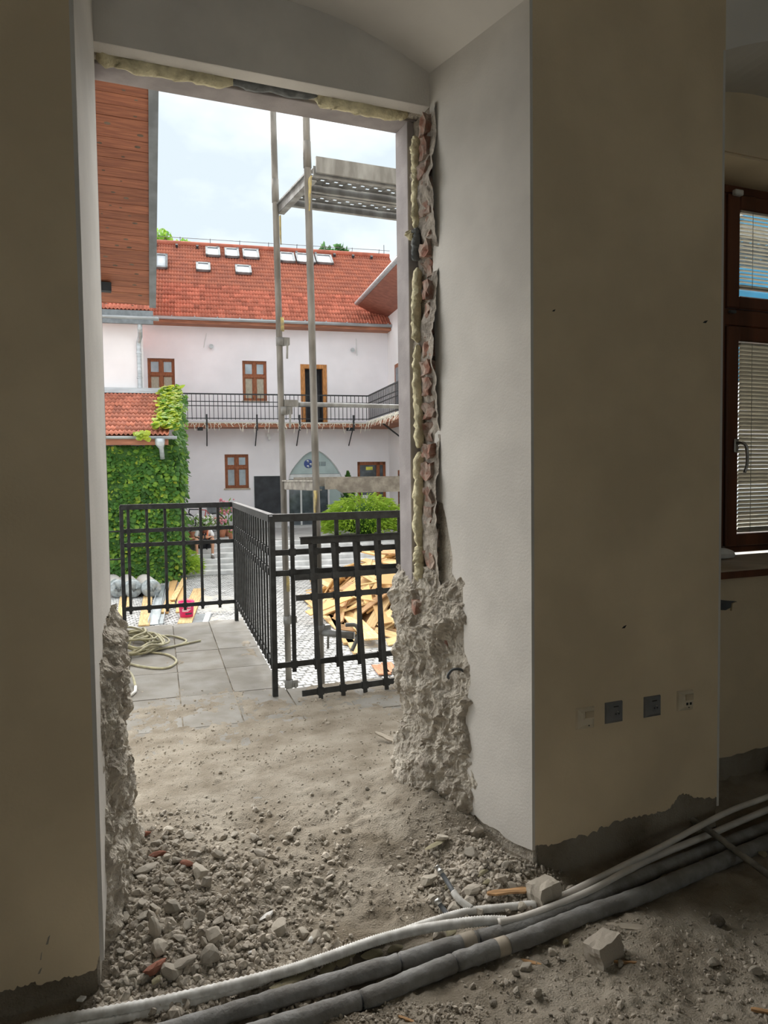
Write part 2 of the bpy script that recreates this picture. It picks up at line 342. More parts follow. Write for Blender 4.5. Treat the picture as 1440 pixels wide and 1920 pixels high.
# other walls, ceiling: the room goes on behind the camera, with windows added in the back wall for fill light
w = MB()
def holed(mb, xs, zs, holes, fn):
    for i in range(len(xs) - 1):
        for j in range(len(zs) - 1):
            cx, cz = (xs[i] + xs[i + 1]) / 2, (zs[j] + zs[j + 1]) / 2
            if any(a < cx < b and c < cz < d for a, b, c, d in holes): continue
            fn(mb, xs[i], xs[i + 1], zs[j], zs[j + 1])
holes = [(-1.9, -.2, .8, 3.1), (3.3, 5.0, .8, 3.1)]
holed(w, [-2.6, -1.9, -.2, 3.3, 5.0, 6.2], [-.35, .8, 3.1, ZC], holes, lambda m, a, b, c, d: m.box(a, b, -3.8, -3.2, c, d))
tag(w.build('wall_back', M['plaster']), 'plain plastered wall behind the viewpoint with two windows added for fill light', kind='structure')
for i, (a, b, c, d) in enumerate(holes):
    wb = tag(empty('window_%d' % (i + 2), (0, -3.5, 0)), 'unseen brown framed window added behind the viewpoint for fill light', kind='structure')
    m = MB(); m.box(a, a + .07, -.04, .04, c, d); m.box(b - .07, b, -.04, .04, c, d); m.box(a, b, -.04, .04, c, c + .07); m.box(a, b, -.04, .04, d - .07, d); m.box((a + b) / 2 - .05, (a + b) / 2 + .05, -.04, .04, c, d)
    m.build('window_frame', M['window_wood_dark'], wb); MB().box(a + .06, b - .06, -.004, .004, c + .06, d - .06).build('pane', M['clear_glass'], wb)
tag(MB().box(-2.9, -2.6, -3.8, Y4, -.35, 5.4).build('wall_left', M['plaster']), 'plain plastered side wall left of the doorway', kind='structure')
tag(MB().box(6.2, 6.5, -3.8, Y4, -.35, 5.4).build('wall_right', M['plaster']), 'plain plastered side wall beyond the window', kind='structure')
tag(MB().box(-2.6, 6.2, -3.2, Y1, ZC, 4.25).build('ceiling', M['ceiling_paint']), 'pale plastered ceiling of the room', kind='structure')
# outer door surround (rendered frame left in the outer face)
sur = tag(empty('trim_1', (0, 0, 0)), 'grey rendered surround left in the outer edge of the doorway', kind='structure')
bevel(MB().prism_y(torn([(1.388, .94), (1.44, .915), (1.50, .93)], 51, .012, 5) + [(1.50, ZL), (1.388, ZL)], Y3, Y4 + .01).build('surround_jamb', M['stone_surround'], sur), .006, 2)
MB().prism_y([(1.390, .885), (1.388, .955), (1.46, .945), (1.46, .90)], Y3 + .004, Y4 + .012).build('jamb_patch', M['stone_surround'], sur)
bevel(MB().box(.05, .118, Y3, Y4 + .01, .9, ZL).build('surround_jamb', M['stone_surround'], sur), .006, 2)
bevel(MB().box(.05, 1.50, Y3, Y4 + .01, ZL, ZL + .1).build('surround_head', M['stone_surround'], sur), .006, 2)
# mounting foam left along the head and the right jamb
def foam(name, pts, r, seed, mt, n=9, flat=(1, 1, 1)):
    pts = smooth_path(pts, 10); mb = MB(); m_ = len(pts)
    mb.tube(pts, [r * (1 + .35 * fr(i * .21, seed, 0, 1)) * (min(1, .35 + min(i, m_ - 1 - i) * .2)) for i in range(m_)], n)
    vs = []
    for x, y, z in mb.v:
        k = .012 * fr(x * 38, y * 38 + seed, z * 38, 1, 3) + .006 * fr(x * 110, y * 110, z * 110 + seed, 1, 2); vs.append((x + k, y + k * .6, z + k * .5))
    mb.v = vs; return mb.build(name, mt, wall, True)
zf = ZL + .006
foam('foam_bead', [(.12, 2.985, zf + .004), (.25, 2.99, zf), (.45, 2.985, zf), (.62, 2.99, zf)], .034, 1, M['foam_yellow'])
foam('foam_bead', [(.60, 2.99, zf + .02), (.75, 2.992, zf + .018), (.98, 2.99, zf + .02)], .034, 2, M['foam_dark'])
foam('foam_bead', [(.96, 2.99, zf), (1.1, 2.985, zf - .004), (1.25, 2.99, zf), (1.37, 2.985, zf - .002)], .033, 3, M['foam_yellow'])
for i, (za, zb, r) in enumerate(((2.70, 2.86, .020), (2.47, 2.71, .020), (1.98, 2.30, .023), (1.52, 1.97, .023), (1.08, 1.5, .024), (.93, 1.09, .024), (2.33, 2.47, .02))):
    foam('foam_bead', [(1.408, 2.985, za), (1.402 + .006 * (i % 2), 2.98 + .004 * (i % 3), (za * 2 + zb) / 3), (1.404, 2.983, (za + zb * 2) / 3), (1.408, 2.985, zb)], r, 10 + i, M['foam_dark'] if i == 6 else M['foam_yellow'])
foam('foam_bead', [(1.40, 2.985, 2.43), (1.385, 3.0, 2.44), (1.375, 3.005, 2.46)], .018, 30, M['foam_yellow'])
# rough mortar strip between plaster and foam, and the bricks sitting in it
def strip(u, v):
    z = .9 + (ZL + .0 - .9) * v; y = 2.83 + .22 * u
    x = 1.425 + .012 * math.sin(z * 9) - .018 * fr(y * 9, z * 9, 3, 1, 4) - .012 * vor(0, y, z, 22)
    return (x, y, z)
grid_mesh('mortar_strip', 16, 260, strip, M['mortar'], wall, False)
rnd = random.Random(5)
z = 1.0; k = 0
while z < 2.88:
    h = rnd.uniform(.055, .075); y0 = 2.868 + rnd.uniform(-.008, .012); y1 = y0 + rnd.uniform(.055, .085); x0 = 1.409 + rnd.uniform(-.012, .012)
    bm = bmesh.new(); bmesh.ops.create_cube(bm, size=1)
    bmesh.ops.subdivide_edges(bm, edges=bm.edges[:], cuts=2, use_grid_fill=True)
    for v in bm.verts:
        p = Vector((v.co.x * .06, v.co.y * (y1 - y0), v.co.z * h)); q = p + Vector((x0 + .03, (y0 + y1) / 2, z + h / 2))
        v.co = q + Vector((.020 * fr(q.x * 30, q.y * 30, q.z * 30), .016 * fr(q.y * 34, q.z * 30, q.x), .016 * fr(q.z * 28 + 5, q.x * 30, q.y * 30)))
    me = bpy.data.meshes.new('brick'); bm.to_mesh(me); bm.free(); me.materials.append(M['brick_red']); link('brick', me, wall)
    z += h + rnd.uniform(.012, .03)
# broken masonry below: a hacked rubble face each side
def hack(path, z0, z1, amp, seed, flare, top_in):
    pts = [Vector((x, y, 0)) for x, y in path]; seg = [0]
    for a, b in zip(pts, pts[1:]): seg.append(seg[-1] + (b - a).length)
    def at(u):
        d = u * seg[-1]
        for i in range(len(pts) - 1):
            if d <= seg[i + 1] or i == len(pts) - 2: return pts[i].lerp(pts[i + 1], (d - seg[i]) / (seg[i + 1] - seg[i]))
    sgn = -1 if path[0][0] > .7 else 1
    def fn(u, v):
        p = at(u); z = z0 + (z1 - z0) * v
        e = min(1, u / .12, (1 - u) / .06) ; e = max(e, .0)
        q = (p.y * 1.0, z + seed, p.x)
        big = fr(q[0], q[1], q[2], 4.5, 3)
        c = noise.cell_vector(Vector((p.y * 7 + .4 * big, z * 8 + seed + .5 * big, 0)))
        blk = (c.x - .5)
        f1 = noise.ridged_multi_fractal(Vector((p.y * 7, z * 5 + seed, seed)), 1.0, 2.1, 5, 1.0, 2.0) - 1.0
        d = amp * (.60 * big + .30 * blk + .20 * f1 + .30 * (noise.ridged_multi_fractal(Vector((p.y * 22, z * 17 + seed, seed)), .9, 2.1, 4, 1.0, 2.0) - 1.0) * .42 + .22 * fr(q[0], q[1], q[2], 30, 4)) * (.25 + .75 * e)
        d += flare * e * (1 - sst(-.1, .35, z)) - top_in * sst(z1 - .10, z1, z)
        return (p.x + sgn * d, p.y + .5 * amp * fr(p.y * 6, z * 8, seed + 4, 1.5), z + .4 * amp * fr(p.y * 9, z * 7 + 3, seed, 1.2))
    return fn
hk = grid_mesh('hacked_masonry', 130, 280, hack([(1.50, 2.60), (1.468, 2.70), (1.425, 2.80), (1.385, 2.95), (1.368, 3.08), (1.375, 3.17), (1.46, 3.22)], -.25, .985, .062, 2.0, .05, .03), M['masonry'], wall, False)
hl = grid_mesh('hacked_masonry', 130, 260, hack([(.03, 2.38), (.058, 2.47), (.10, 2.60), (.135, 2.80), (.155, 3.0), (.15, 3.12), (.08, 3.20)], -.25, .93, .062, 9.0, .03, .035), M['masonry'], wall, False)
# base of the walls below the torn plaster
def basef(xa, xb, y0):
    def fn(u, v):
        x = xa + (xb - xa) * u; z = -.3 + .42 * v
        return (x, y0 + .0125 + .009 * abs(fr(x, z, 1, 7, 4)) - .045 * (1 - sst(-.22, -.06, z)), z)
    return fn
grid_mesh('wall_base', 120, 26, basef(1.56, 2.44, Y1 - .01), M['dirt'], wall, False)
grid_mesh('wall_base', 120, 26, basef(-1.2, .02, Y1 - .01), M['dirt'], wall, False)
grid_mesh('wall_base', 120, 30, basef(2.47, 3.93, 2.6385), M['dirt'], wall, False)
for i_, (u, v, r_, y_) in enumerate(((776, 1138, .03, 2.98), (801, 1165, .028, 2.93), (833, 1209, .022, 2.80), (812, 1010, .03, 2.885), (815, 1045, .028, 2.885))):
    c_ = aty(u, v, y_); bm = bmesh.new(); bmesh.ops.create_cube(bm, size=1); bmesh.ops.subdivide_edges(bm, edges=bm.edges[:], cuts=2, use_grid_fill=True)
    for w_ in bm.verts: q = w_.co * r_; w_.co = Vector((q.x * 1.6, q.y * 1.5, q.z * 1.9)) + Vector((1, 1, 1)) * .012 * fr(q.x * 40, q.y * 40 + i_, q.z * 40) + c_ + Vector((.022, 0, 0))
    me = bpy.data.meshes.new('brick'); bm.to_mesh(me); bm.free(); me.materials.append(M['brick_red']); link('brick', me, wall)
# bent reinforcing wire sticking out of the jamb
MB().tube(smooth_path([(1.47, 2.70, .585), (1.44, 2.69, .60), (1.415, 2.70, .598), (1.40, 2.71, .575), (1.405, 2.715, .56)], 5), .006, 7).build('bent_wire', M['dark_pipe'], wall, True)
# ------------------------------------------------------------------ dug-up floor running out over the threshold
def gz(x, y):
    r = -.135 + .135 * sst(2.05, 3.0, y)
    z = r
    n1 = fr(x, y, 0, 3.2, 4); n2 = fr(x + 7, y, 2, 11, 4); n3 = fr(x, y + 3, 5, 34, 3); n4 = fr(x, y + 3, 9, 80, 2)
    ins = 1 - sst(2.9, 3.3, y)
    z += ins * (.022 * n1 + .012 * n2 + .009 * n3 + .0055 * n4)
    z += .075 * math.exp(-((x - 1.40) ** 2 / .05 + (y - 2.86) ** 2 / .09))
    z += .05 * math.exp(-((x - .22) ** 2 / .05 + (y - 2.55) ** 2 / .10))
    z += .05 * math.exp(-((x - 1.45) ** 2 / .06 + (y - 2.30) ** 2 / .02))
    z += -.05 * sst(2.35, 2.7, x) * sst(1.9, 2.3, y)
    # tread marks
    for (cx, cy, a, w_, L_) in ((.98, 2.48, .9, .10, .22), (1.45, 1.62, .5, .12, .3), (.75, 3.5, .2, .1, .3)):
        ca, sa = math.cos(a), math.sin(a); u = (x - cx) * ca + (y - cy) * sa; v = -(x - cx) * sa + (y - cy) * ca
        if abs(u) < L_ and abs(v) < w_: z += .006 * (1 if math.sin(u * 120 + 6 * math.sin(v * 30)) > .2 else -.3) * (1 - (abs(v) / w_) ** 4) * (.5 + fr(x, y, 1, 8, 2))
    o = sst(2.95, 3.3, y)
    if o > 0:
        d = .016 * (1 - sst(3.3, 4.4, y)) - .007 - .006 * sst(4.6, 5.4, y)
        if x > 1.25: d += .004
        d += .010 * fr(x, y, 4, 2.6, 4) + .006 * n2 + .0045 * n3 + .003 * n4
        z += o * (d + .004)
    return z
xs = np.concatenate([np.arange(-.9, -.1, .05), np.arange(-.1, 2.0, .0125), np.arange(2.0, 3.6, .025)])
ys = np.concatenate([np.arange(.6, 1.4, .05), np.arange(1.4, 3.4, .0125), np.arange(3.4, 5.0, .018), np.arange(5.0, 6.9, .03)])
vs = [(x, y, gz(x, y)) for y in ys for x in xs]; wv = len(xs)
fs = [(j * wv + i, j * wv + i + 1, (j + 1) * wv + i + 1, (j + 1) * wv + i) for j in range(len(ys) - 1) for i in range(wv - 1)
      if not (ys[j] > 3.2 and (xs[i] < .02)) and not (ys[j] > 4.72 and xs[i] > 1.16 + .107 * (ys[j] - 4.63)) and not (xs[i] > 2.9 and ys[j] > 3.3)]
me = bpy.data.meshes.new('floor'); me.from_pydata(vs, [], fs); me.polygons.foreach_set('use_smooth', [True] * len(fs)); me.materials.append(M['dirt'])
floor = tag(link('floor', me), 'dug up dusty floor of dirt running out over the threshold', kind='structure')
MB().box(-2.6, 6.2, -3.2, Y4, -.45, -.22).build('subfloor', M['dirt'], floor)
# ------------------------------------------------------------------ terrace outside
ter = tag(empty('floor_terrace', (0, 0, 0)), 'grey paved terrace outside the doorway', kind='structure')
MB().prism([(.0, 3.1), (3.4, 3.1), (3.4, 4.76), (1.235, 4.76), (1.52, 7.36), (.0, 7.36)], -1.6, -.03).build('terrace_body', M['concrete'], ter)
MB().prism([(.0, 3.1), (3.4, 3.1), (3.4, 4.75), (1.225, 4.75), (1.51, 7.35), (.0, 7.35)], -.03, -.012).build('joint_bed', M['joint'], ter)
ang = math.atan(.1); tx, ty = Vector((math.cos(ang), -math.sin(ang), 0)), Vector((math.sin(ang), math.cos(ang), 0))
org = Vector((.81, 7.097, 0)); SW, SL = .337, .64
def inside(p, q=.0):
    x, y = p.x, p.y
    return .02 - q < x < 3.38 + q and 3.16 - q < y < 7.34 + q and (y < 4.74 + q or x < 1.22 + .1096 * (y - 4.75) + q)
def clip_poly(poly, a, b, c): # keep a*x+b*y<=c
    out = []
    for i in range(len(poly)):
        p, q = poly[i], poly[(i + 1) % len(poly)]; dp, dq = a * p[0] + b * p[1] - c, a * q[0] + b * q[1] - c
        if dp <= 0: out.append(p)
        if dp * dq < 0: t = dp / (dp - dq); out.append((p[0] + (q[0] - p[0]) * t, p[1] + (q[1] - p[1]) * t))
    return out
rnd = random.Random(11)
for i in range(-4, 9):
    for j in range(-9, 3):
        g = .004; st = (.5 * SL if i % 2 else 0) * 0
        c = org + tx * (i * SW) + ty * (j * SL + st - .32)
        pl = [tuple((c + tx * a + ty * b)[:2]) for a, b in ((g, g), (SW - g, g), (SW - g, SL - g), (g, SL - g))]
        pl = clip_poly(pl, -1, 0, -.01); pl = clip_poly(pl, 0, 1, 7.345); pl = clip_poly(pl, 0, -1, -3.16) if pl else pl
        if len(pl) < 3: continue
        cen = sum((p[0] for p in pl)) / len(pl), sum((p[1] for p in pl)) / len(pl)
        if cen[1] > 4.745: pl = clip_poly(pl, 1, -.1096, 1.222 - .1096 * 4.75)
        elif cen[0] > 1.30: pl = clip_poly(pl, 0, 1, 4.745)
        pl = clip_poly(pl, 1, 0, 3.38) if len(pl) >= 3 else pl
        if len(pl) < 3: continue
        o = MB().prism(pl, -.02, rnd.uniform(-.0015, .0015)).build('paving_slab', M['paving'], ter)
# ------------------------------------------------------------------ window in its niche
wn = tag(empty('window_1', (3.19, Y3, .95)), 'dark brown wooden casement window in the niche beside the pillar', kind='structure')
def wbox(name, x0, x1, y0, y1, z0, z1, m, par=wn, bv=.006):
    o = MB().box(x0 - 3.19, x1 - 3.19, y0, y1, z0 - .95, z1 - .95).build(name, m, par); return bevel(o, bv) if bv else o
WD = M['window_wood_dark']
wbox('frame_post', 2.55, 2.62, .02, .10, .95, 2.94, WD); wbox('frame_post', 3.76, 3.83, .02, .10, .95, 2.94, WD)
wbox('frame_rail', 2.62, 3.76, .02, .10, 2.885, 2.94, WD); wbox('frame_rail', 2.62, 3.76, .02, .10, .95, .985, WD)
wbox('mullion', 3.12, 3.265, .012, .10, .985, 2.885, WD)
for xa, xb in ((2.62, 3.12), (3.265, 3.76)):
    wbox('transom', xa, xb, .012, .10, 2.185, 2.275, WD)
    for z0, z1 in ((.985, 2.185), (2.275, 2.885)):
        st = .088
        sash = wbox('sash', xa + .003, xa + st, 0, .06, z0 + .003, z1 - .003, WD)
        wbox('stile', xb - st, xb - .003, 0, .06, z0 + .003, z1 - .003, WD, sash)
        wbox('rail', xa + st, xb - st, 0, .06, z0 + .003, z0 + .07, WD, sash); wbox('rail', xa + st, xb - st, 0, .06, z1 - .082, z1 - .003, WD, sash)
        wbox('pane', xa + st - .01, xb - st + .01, .03, .034, z0 + .06, z1 - .075, M['clear_glass'], sash, 0)
hd = wbox('handle', 3.315, 3.345, -.012, 0, 1.50, 1.575, M['chrome'], bv=.004)
MB().tube(smooth_path([(.14, -.01, .60), (.14, -.05, .60), (.155, -.06, .575), (.165, -.058, .50), (.155, -.05, .44)], 6), [.009] * 20 + [.008] * 5, 8).build('lever', M['chrome'], hd, True)
wbox('sensor', 3.285, 3.345, -.03, 0, 2.865, 2.895, M['white_plastic'], bv=.006)
wbox('hinge', 3.267, 3.31, -.02, 0, 2.245, 2.26, M['dark_pipe'], bv=.003)
sill = tag(bevel(MB().box(2.47, 3.93, 2.58, Y3 + .02, .905, .94).build('window_sill', M['sill_stone']), .012, 2), 'stone window sill below the brown window', kind='structure')
MB().box(2.47, 3.93, 2.572, 2.58, .900, .932).build('sill_edge', M['window_wood_dark'], sill)
tag(MB().tube(smooth_path([(3.05, 2.93, .957), (3.10, 2.90, .972), (3.16, 2.90, .966), (3.20, 2.92, .953)], 4), [.012, .02, .024, .026, .03, .03, .028, .026, .022, .02, .016, .012, .01], 7).build('crumpled_paper', M['white_plastic'], None), 'crumpled scrap of paper lying on the window sill', 'paper')
def blind(xa, xb, z0, z1, n, tilt, label):
    t = empty('venetian_blind', ((xa + xb) / 2, Y3 + .012, z0), 0, label, 'blind', 'venetian blinds on the brown window')
    w_ = (xb - xa) / 2; mb = MB(); c, s_ = math.cos(tilt) * .0115, math.sin(tilt) * .0115
    mb.hexa([(-w_, -c, s_), (w_, -c, s_), (w_, c, -s_), (-w_, c, -s_), (-w_, -c, s_ + .001), (w_, -c, s_ + .001), (w_, c, -s_ + .001), (-w_, c, -s_ + .001)])
    me = mb.mesh('slat', M['blind_slat'])
    for i in range(n):
        o = link('slat', me, t); o.location = (0, 0, .018 + (z1 - z0 - .03) * i / (n - 1)); o.rotation_euler = (random.uniform(-.06, .06), random.uniform(-.003, .003), 0)
    MB().box(-w_, w_, -.010, .010, 0, .012).build('bottom_rail', M['blind_slat'], t)
    for cx in (-w_ * .45, w_ * .5): MB().box(cx - .0015, cx + .0015, -.0135, -.012, 0, z1 - z0).build('ladder_cord', M['cord'], t)
    MB().box(-w_, w_, -.011, .011, z1 - z0 - .012, z1 - z0).build('head_rail', M['blind_slat'], t)
blind(3.363, 3.664, 1.062, 2.095, 48, 1.0, 'nearly closed cream blind over the tall lower pane with the handle')
blind(3.357, 3.668, 2.385, 2.80, 20, .05, 'open cream blind over the small upper pane right of the mullion')
blind(2.717, 3.023, 1.062, 2.095, 48, 1.0, 'nearly closed cream blind over the tall lower pane left of the mullion')
blind(2.713, 3.027, 2.385, 2.80, 20, .05, 'open cream blind over the small upper pane left of the mullion')
# ------------------------------------------------------------------ sockets on the pillar
def plate(name, u, v, w_, h_, d, m, inset, label, cat, rot=0):
    p = aty(u, v, Y1); o = empty(name, (p.x, Y1, p.z), 0, label, cat); o.rotation_euler = (0, rot, 0)
    mb = MB(); w2, h2, i = w_ / 2, h_ / 2, inset
    mb.add([(-w2, 0, -h2), (w2, 0, -h2), (w2, 0, h2), (-w2, 0, h2), (-w2 + i * .2, -d * .45, -h2 + i * .2), (w2 - i * .2, -d * .45, -h2 + i * .2), (w2 - i * .2, -d * .45, h2 - i * .2), (-w2 + i * .2, -d * .45, h2 - i * .2), (-w2 + i, -d, -h2 + i), (w2 - i, -d, -h2 + i), (w2 - i, -d, h2 - i), (-w2 + i, -d, h2 - i)],
           [(0, 1, 2, 3), (8, 11, 10, 9)] + [(a, (a + 1) % 4 if a < 4 else a, 0, 0) for a in ()] + [(k, (k + 1) % 4, 4 + (k + 1) % 4, 4 + k) for k in range(4)] + [(4 + k, 4 + (k + 1) % 4, 8 + (k + 1) % 4, 8 + k) for k in range(4)])
    mb.build('cover_plate', m, o); return o
for u, v, lab in ((1150, 1335, 'grey power socket left of the other grey socket on the pillar'), (1222, 1324, 'grey power socket second from the window edge of the pillar')):
    o = plate('power_socket', u, v, .083, .083, .016, M['socket_grey'], .014, lab, 'socket'); o['group'] = 'grey power sockets on the pillar'
    c = MB().lathe([(.0, .004), (.014, .004), (.0185, .0), (.0185, -.003), (.021, -.003), (.021, .001)], n=20).build('socket_well', M['socket_grey'], o); c.rotation_euler = (PI / 2, 0, 0); c.location = (.004, -.0145, -.004)
    for dx, dz in ((-.007, .002), (.007, .002)):
        h = MB().lathe([(.0, 0), (.003, 0), (.003, -.002)], n=8).build('socket_hole', M['socket_dark'], o); h.rotation_euler = (PI / 2, 0, 0); h.location = (.004 + dx, -.020, -.004 + dz)
    h = MB().lathe([(.0, .003), (.0028, .003), (.0028, -.003)], n=8).build('earth_pin', M['chrome'], o, True); h.rotation_euler = (PI / 2, 0, 0); h.location = (.004, -.022, .008)
    MB().box(-.012, .012, -.0168, -.016, .024, .028).build('marking', M['socket_dark'], o)
for u, v, dark, lab in ((1096, 1346, 0, 'cream data outlet leftmost in the row on the pillar'), (1283, 1313, 1, 'cream data outlet with two dark ports nearest the window')):
    o = plate('data_outlet', u, v, .083, .083, .02, M['socket_cream'], .02, lab, 'socket', .02); o['group'] = 'cream data outlets on the pillar'
    MB().box(-.012, .026, -.0235, -.019, .006, .030).build('label_window', M['label_card'], o)
    MB().box(-.016, .028, -.023, -.0195, .001, .006).build('ridge', M['socket_cream'], o)
    for dx in ((-.004, .014) if dark else ()): MB().box(dx - .005, dx + .005, -.0215, -.019, -.014, -.004).build('port', M['socket_dark'], o)
    MB().box(.004, .008, -.0212, -.019, -.026, -.022).build('screw', M['socket_dark'], o)
# plaster scars
for u, v, y, w_, h_ in ((1038, 582, Y1, .008, .004), (1322, 603, Y1, .014, .006), (1170, 1175, Y1, .012, .006)):
    p = aty(u, v, y); o = MB().add([(p.x - w_, y - .001, p.z - h_), (p.x + w_ * .3, y - .001, p.z - h_), (p.x + w_, y - .001, p.z + h_), (p.x - w_ * .2, y - .001, p.z + h_ * .4)], [(0, 1, 2, 3)]).build('plaster_scar', M['socket_dark'], wall)
for u, v, w_, h_ in ((90, 1762, .006, .013), (77, 1792, .003, .012), (75, 1820, .006, .008)):
    p = aty(u, v, Y1); MB().prism_y([(p.x - w_, p.z - h_), (p.x, p.z - h_), (p.x + w_, p.z + h_), (p.x, p.z + h_ * .5)], Y1 - .001, Y1).build('plaster_scar', M['pipe_tape'], wall)
p = aty(1372, 1133, 2.645)
MB().prism_y([(p.x - .09, p.z - .02), (p.x - .04, p.z - .025), (p.x + .01, p.z - .01), (p.x + .035, p.z - .012), (p.x + .03, p.z + .012), (p.x - .03, p.z + .02), (p.x - .09, p.z + .03)], 2.643, 2.645).build('plaster_scar', M['dark_pipe'], wall)
MB().prism_y([(p.x - .01, p.z - .03), (p.x + .03, p.z - .015), (p.x + .02, p.z + .012), (p.x - .005, p.z + .005)], 2.635, 2.645).build('loose_flake', M['plaster'], wall)
# ------------------------------------------------------------------ pipes and conduits across the floor
def lay(px, r, lift=0):
    out = []
    for q in px:
        u, v = q[0], q[1]; z = -.10
        for _ in range(8):
            p = atz(u, v, z); z = gz(p.x, p.y) + r * .9 + lift + (q[2] if len(q) > 2 else 0)
        out.append(atz(u, v, z))
    m = len(out); zz = [p.z for p in out]
    for _ in range(2): zz = [zz[0]] + [(zz[i - 1] + 2 * zz[i] + zz[i + 1]) / 4 for i in range(1, m - 1)] + [zz[-1]]
    res = []
    for q, z in zip(px, zz): res.append(atz(q[0], q[1], z))
    return res
def corr(pts, r, pitch=.0045, n=12, depth=.10):
    P = smooth_path(pts, 40); out = [P[0]]; acc = 0
    for a, b in zip(P, P[1:]):
        L = (b - a).length; acc += L
        if acc >= pitch / 2: out.append(b); acc = 0
    return out, [r * (1 if i % 2 else 1 - depth) for i in range(len(out))]
def conduit(name, px, r, label, m='conduit', lift=0, pitch=.0055, depth=.15):
    pts = lay(px, r, lift); base = pts[0]
    a, b = corr(pts, r, pitch, depth=depth); mb = MB(); mb.tube(a, b, 12, caps=False)
    a2 = [a[0], a[-1]]
    t = empty(name, base, 0, label, 'conduit'); mb.v = [tuple(Vector(v) - base) for v in mb.v]
    mb.build('corrugated_tube', M[m], t, True)
    for e, nx in ((a[0], a[1]), (a[-1], a[-2])):
        d = (e - nx).normalized(); k = MB(); k.tube([e - d * .01 - base, e + d * .0015 - base], r * .82, 12); k.build('cut_end', M['socket_dark'], t)
    return t
def smooth_tube(name, px, r, label, m, cat='pipe', lift=0):
    pts = lay(px, r, lift); pts.append(pts[-1] + Vector((.7, .02, 0))); base = pts[0].copy(); P = smooth_path(pts, 8)
    t = empty(name, base, 0, label, cat); k = MB(); k.tube([p - base for p in P], r, 14); k.build('tube', M[m], t, True); return t
def foam_pipe(name, px, r, label, breaks, tapes):
    pts = lay(px, r); pts.append(pts[-1] + Vector((.8, .02, 0))); base = pts[0].copy(); P = smooth_path(pts, 14); t = empty(name, base, 0, label, 'pipe')
    def par(u): # index of the path point whose picture column is closest
        return min(range(len(P)), key=lambda i: abs(P[i].dot(Vector((1, 0, 0))) - u))
    cuts = [0] + sorted(par(b) for b in breaks) + [len(P) - 1]
    tp = [(par(a), par(b)) for a, b in tapes]
    for a, b in zip(cuts, cuts[1:]):
        if b - a < 2: continue
        seg = [P[i] - base for i in range(a, b + 1)]; g = .0035
        seg[0] = seg[0] + (seg[1] - seg[0]).normalized() * g; seg[-1] = seg[-1] - (seg[-1] - seg[-2]).normalized() * g
        k = MB(); k.tube(seg, [r * (.93 if i in (0, len(seg) - 1) else 1 + .02 * fr(i * .4, a, 1, 1)) for i in range(len(seg))], 18)
        vs = []
        for x, y, z in k.v: d = .0022 * fr(x, y, z, 26, 3); vs.append((x + d, y + d, z + d))
        k.v = vs; k.build('insulation_sleeve', M['pipe_foam'], t, True)
    k = MB(); k.tube([p - base for p in P], r * .62, 10); k.build('inner_pipe', M['dark_pipe'], t, True)
    for a, b in tp:
        k = MB(); k.tube([P[i] - base for i in range(a, b + 1)], r * 1.025, 18); k.build('tape_band', M['pipe_tape'], t, True)
    return t
def X_(u, v): return atz(u, v, -.07).x
foam_pipe('insulated_pipe', [(200, 1966), (310, 1936), (497, 1879), (600, 1849), (700, 1818), (761, 1800), (889, 1761), (966, 1743), (1076, 1700), (1214, 1640), (1336, 1592), (1440, 1552), (1560, 1500)], .0265, 'grey foam insulated pipe lying second from the room, behind the nearest one', [X_(763, 1795), X_(912, 1755)], [(X_(885, 1763), X_(908, 1757))])
foam_pipe('insulated_pipe', [(380, 1970), (479, 1938), (700, 1867), (780, 1834), (871, 1798), (950, 1772), (1000, 1754), (1092, 1717), (1214, 1674), (1336, 1622), (1440, 1579), (1560, 1530)], .0285, 'grey foam insulated pipe nearest the room, broken in several sleeves', [X_(687, 1865), X_(871, 1798), X_(968, 1765)], [(X_(948, 1773), X_(966, 1767))])
conduit('corrugated_conduit', [(40, 1932), (100, 1916, .004), (300, 1879, .01), (500, 1831, .018), (600, 1800, .022), (700, 1765, .026), (780, 1744, .03), (850, 1733, .034), (905, 1727, .036), (950, 1727, .038)], .0175, 'long pale corrugated conduit running over the rubble in front')
conduit('corrugated_conduit', [(40, 1955), (150, 1925), (300, 1893, .0), (420, 1862, .0), (520, 1829, .0), (640, 1788, .0), (740, 1753, .0), (798, 1732, .004), (874, 1710, .01), (940, 1702, .012), (1004, 1695, .012)], .0145, 'pale corrugated conduit tucked behind the long one, ending by the stone')
smooth_tube('water_tube', [(935, 1730, .038), (953, 1727, .038), (1000, 1714, .04), (1107, 1671, .04), (1214, 1613, .04), (1336, 1562, .036), (1440, 1518, .03), (1560, 1470, .03)], .0135, 'smooth white plastic tube sleeved in the long corrugated conduit', 'white_tube')
smooth_tube('water_tube', [(1030, 1690), (1052, 1681), (1153, 1631, .02), (1245, 1585, .06), (1306, 1552, .095), (1370, 1520, .125), (1440, 1494, .12), (1560, 1450, .12)], .0115, 'smooth off-white plastic tube closest to the pillar base', 'white_tube', lift=.01)
conduit('flexible_conduit', [(1266, 1490, .10), (1280, 1512, .09), (1292, 1532, .08), (1336, 1562, .075), (1382, 1597, .06), (1440, 1640, .03), (1500, 1690)], .0135, 'dusty corrugated flexible conduit coming out of the wall and crossing the pipes', 'flex_conduit')
pp = [(827, 1636, .045), (838, 1652, .04), (850, 1672, .03), (862, 1688, .02), (885, 1704, .01)]
pts = lay(pp, .008); base = pts[0].copy(); t = empty('capped_pipe', base, 0, 'thin dark pipe with metal end cap poking out of rubble', 'pipe')
P_ = smooth_path(pts, 6); k = MB(); k.tube([p - base for p in P_], .0085, 10); k.build('tube', M['dark_pipe'], t, True)
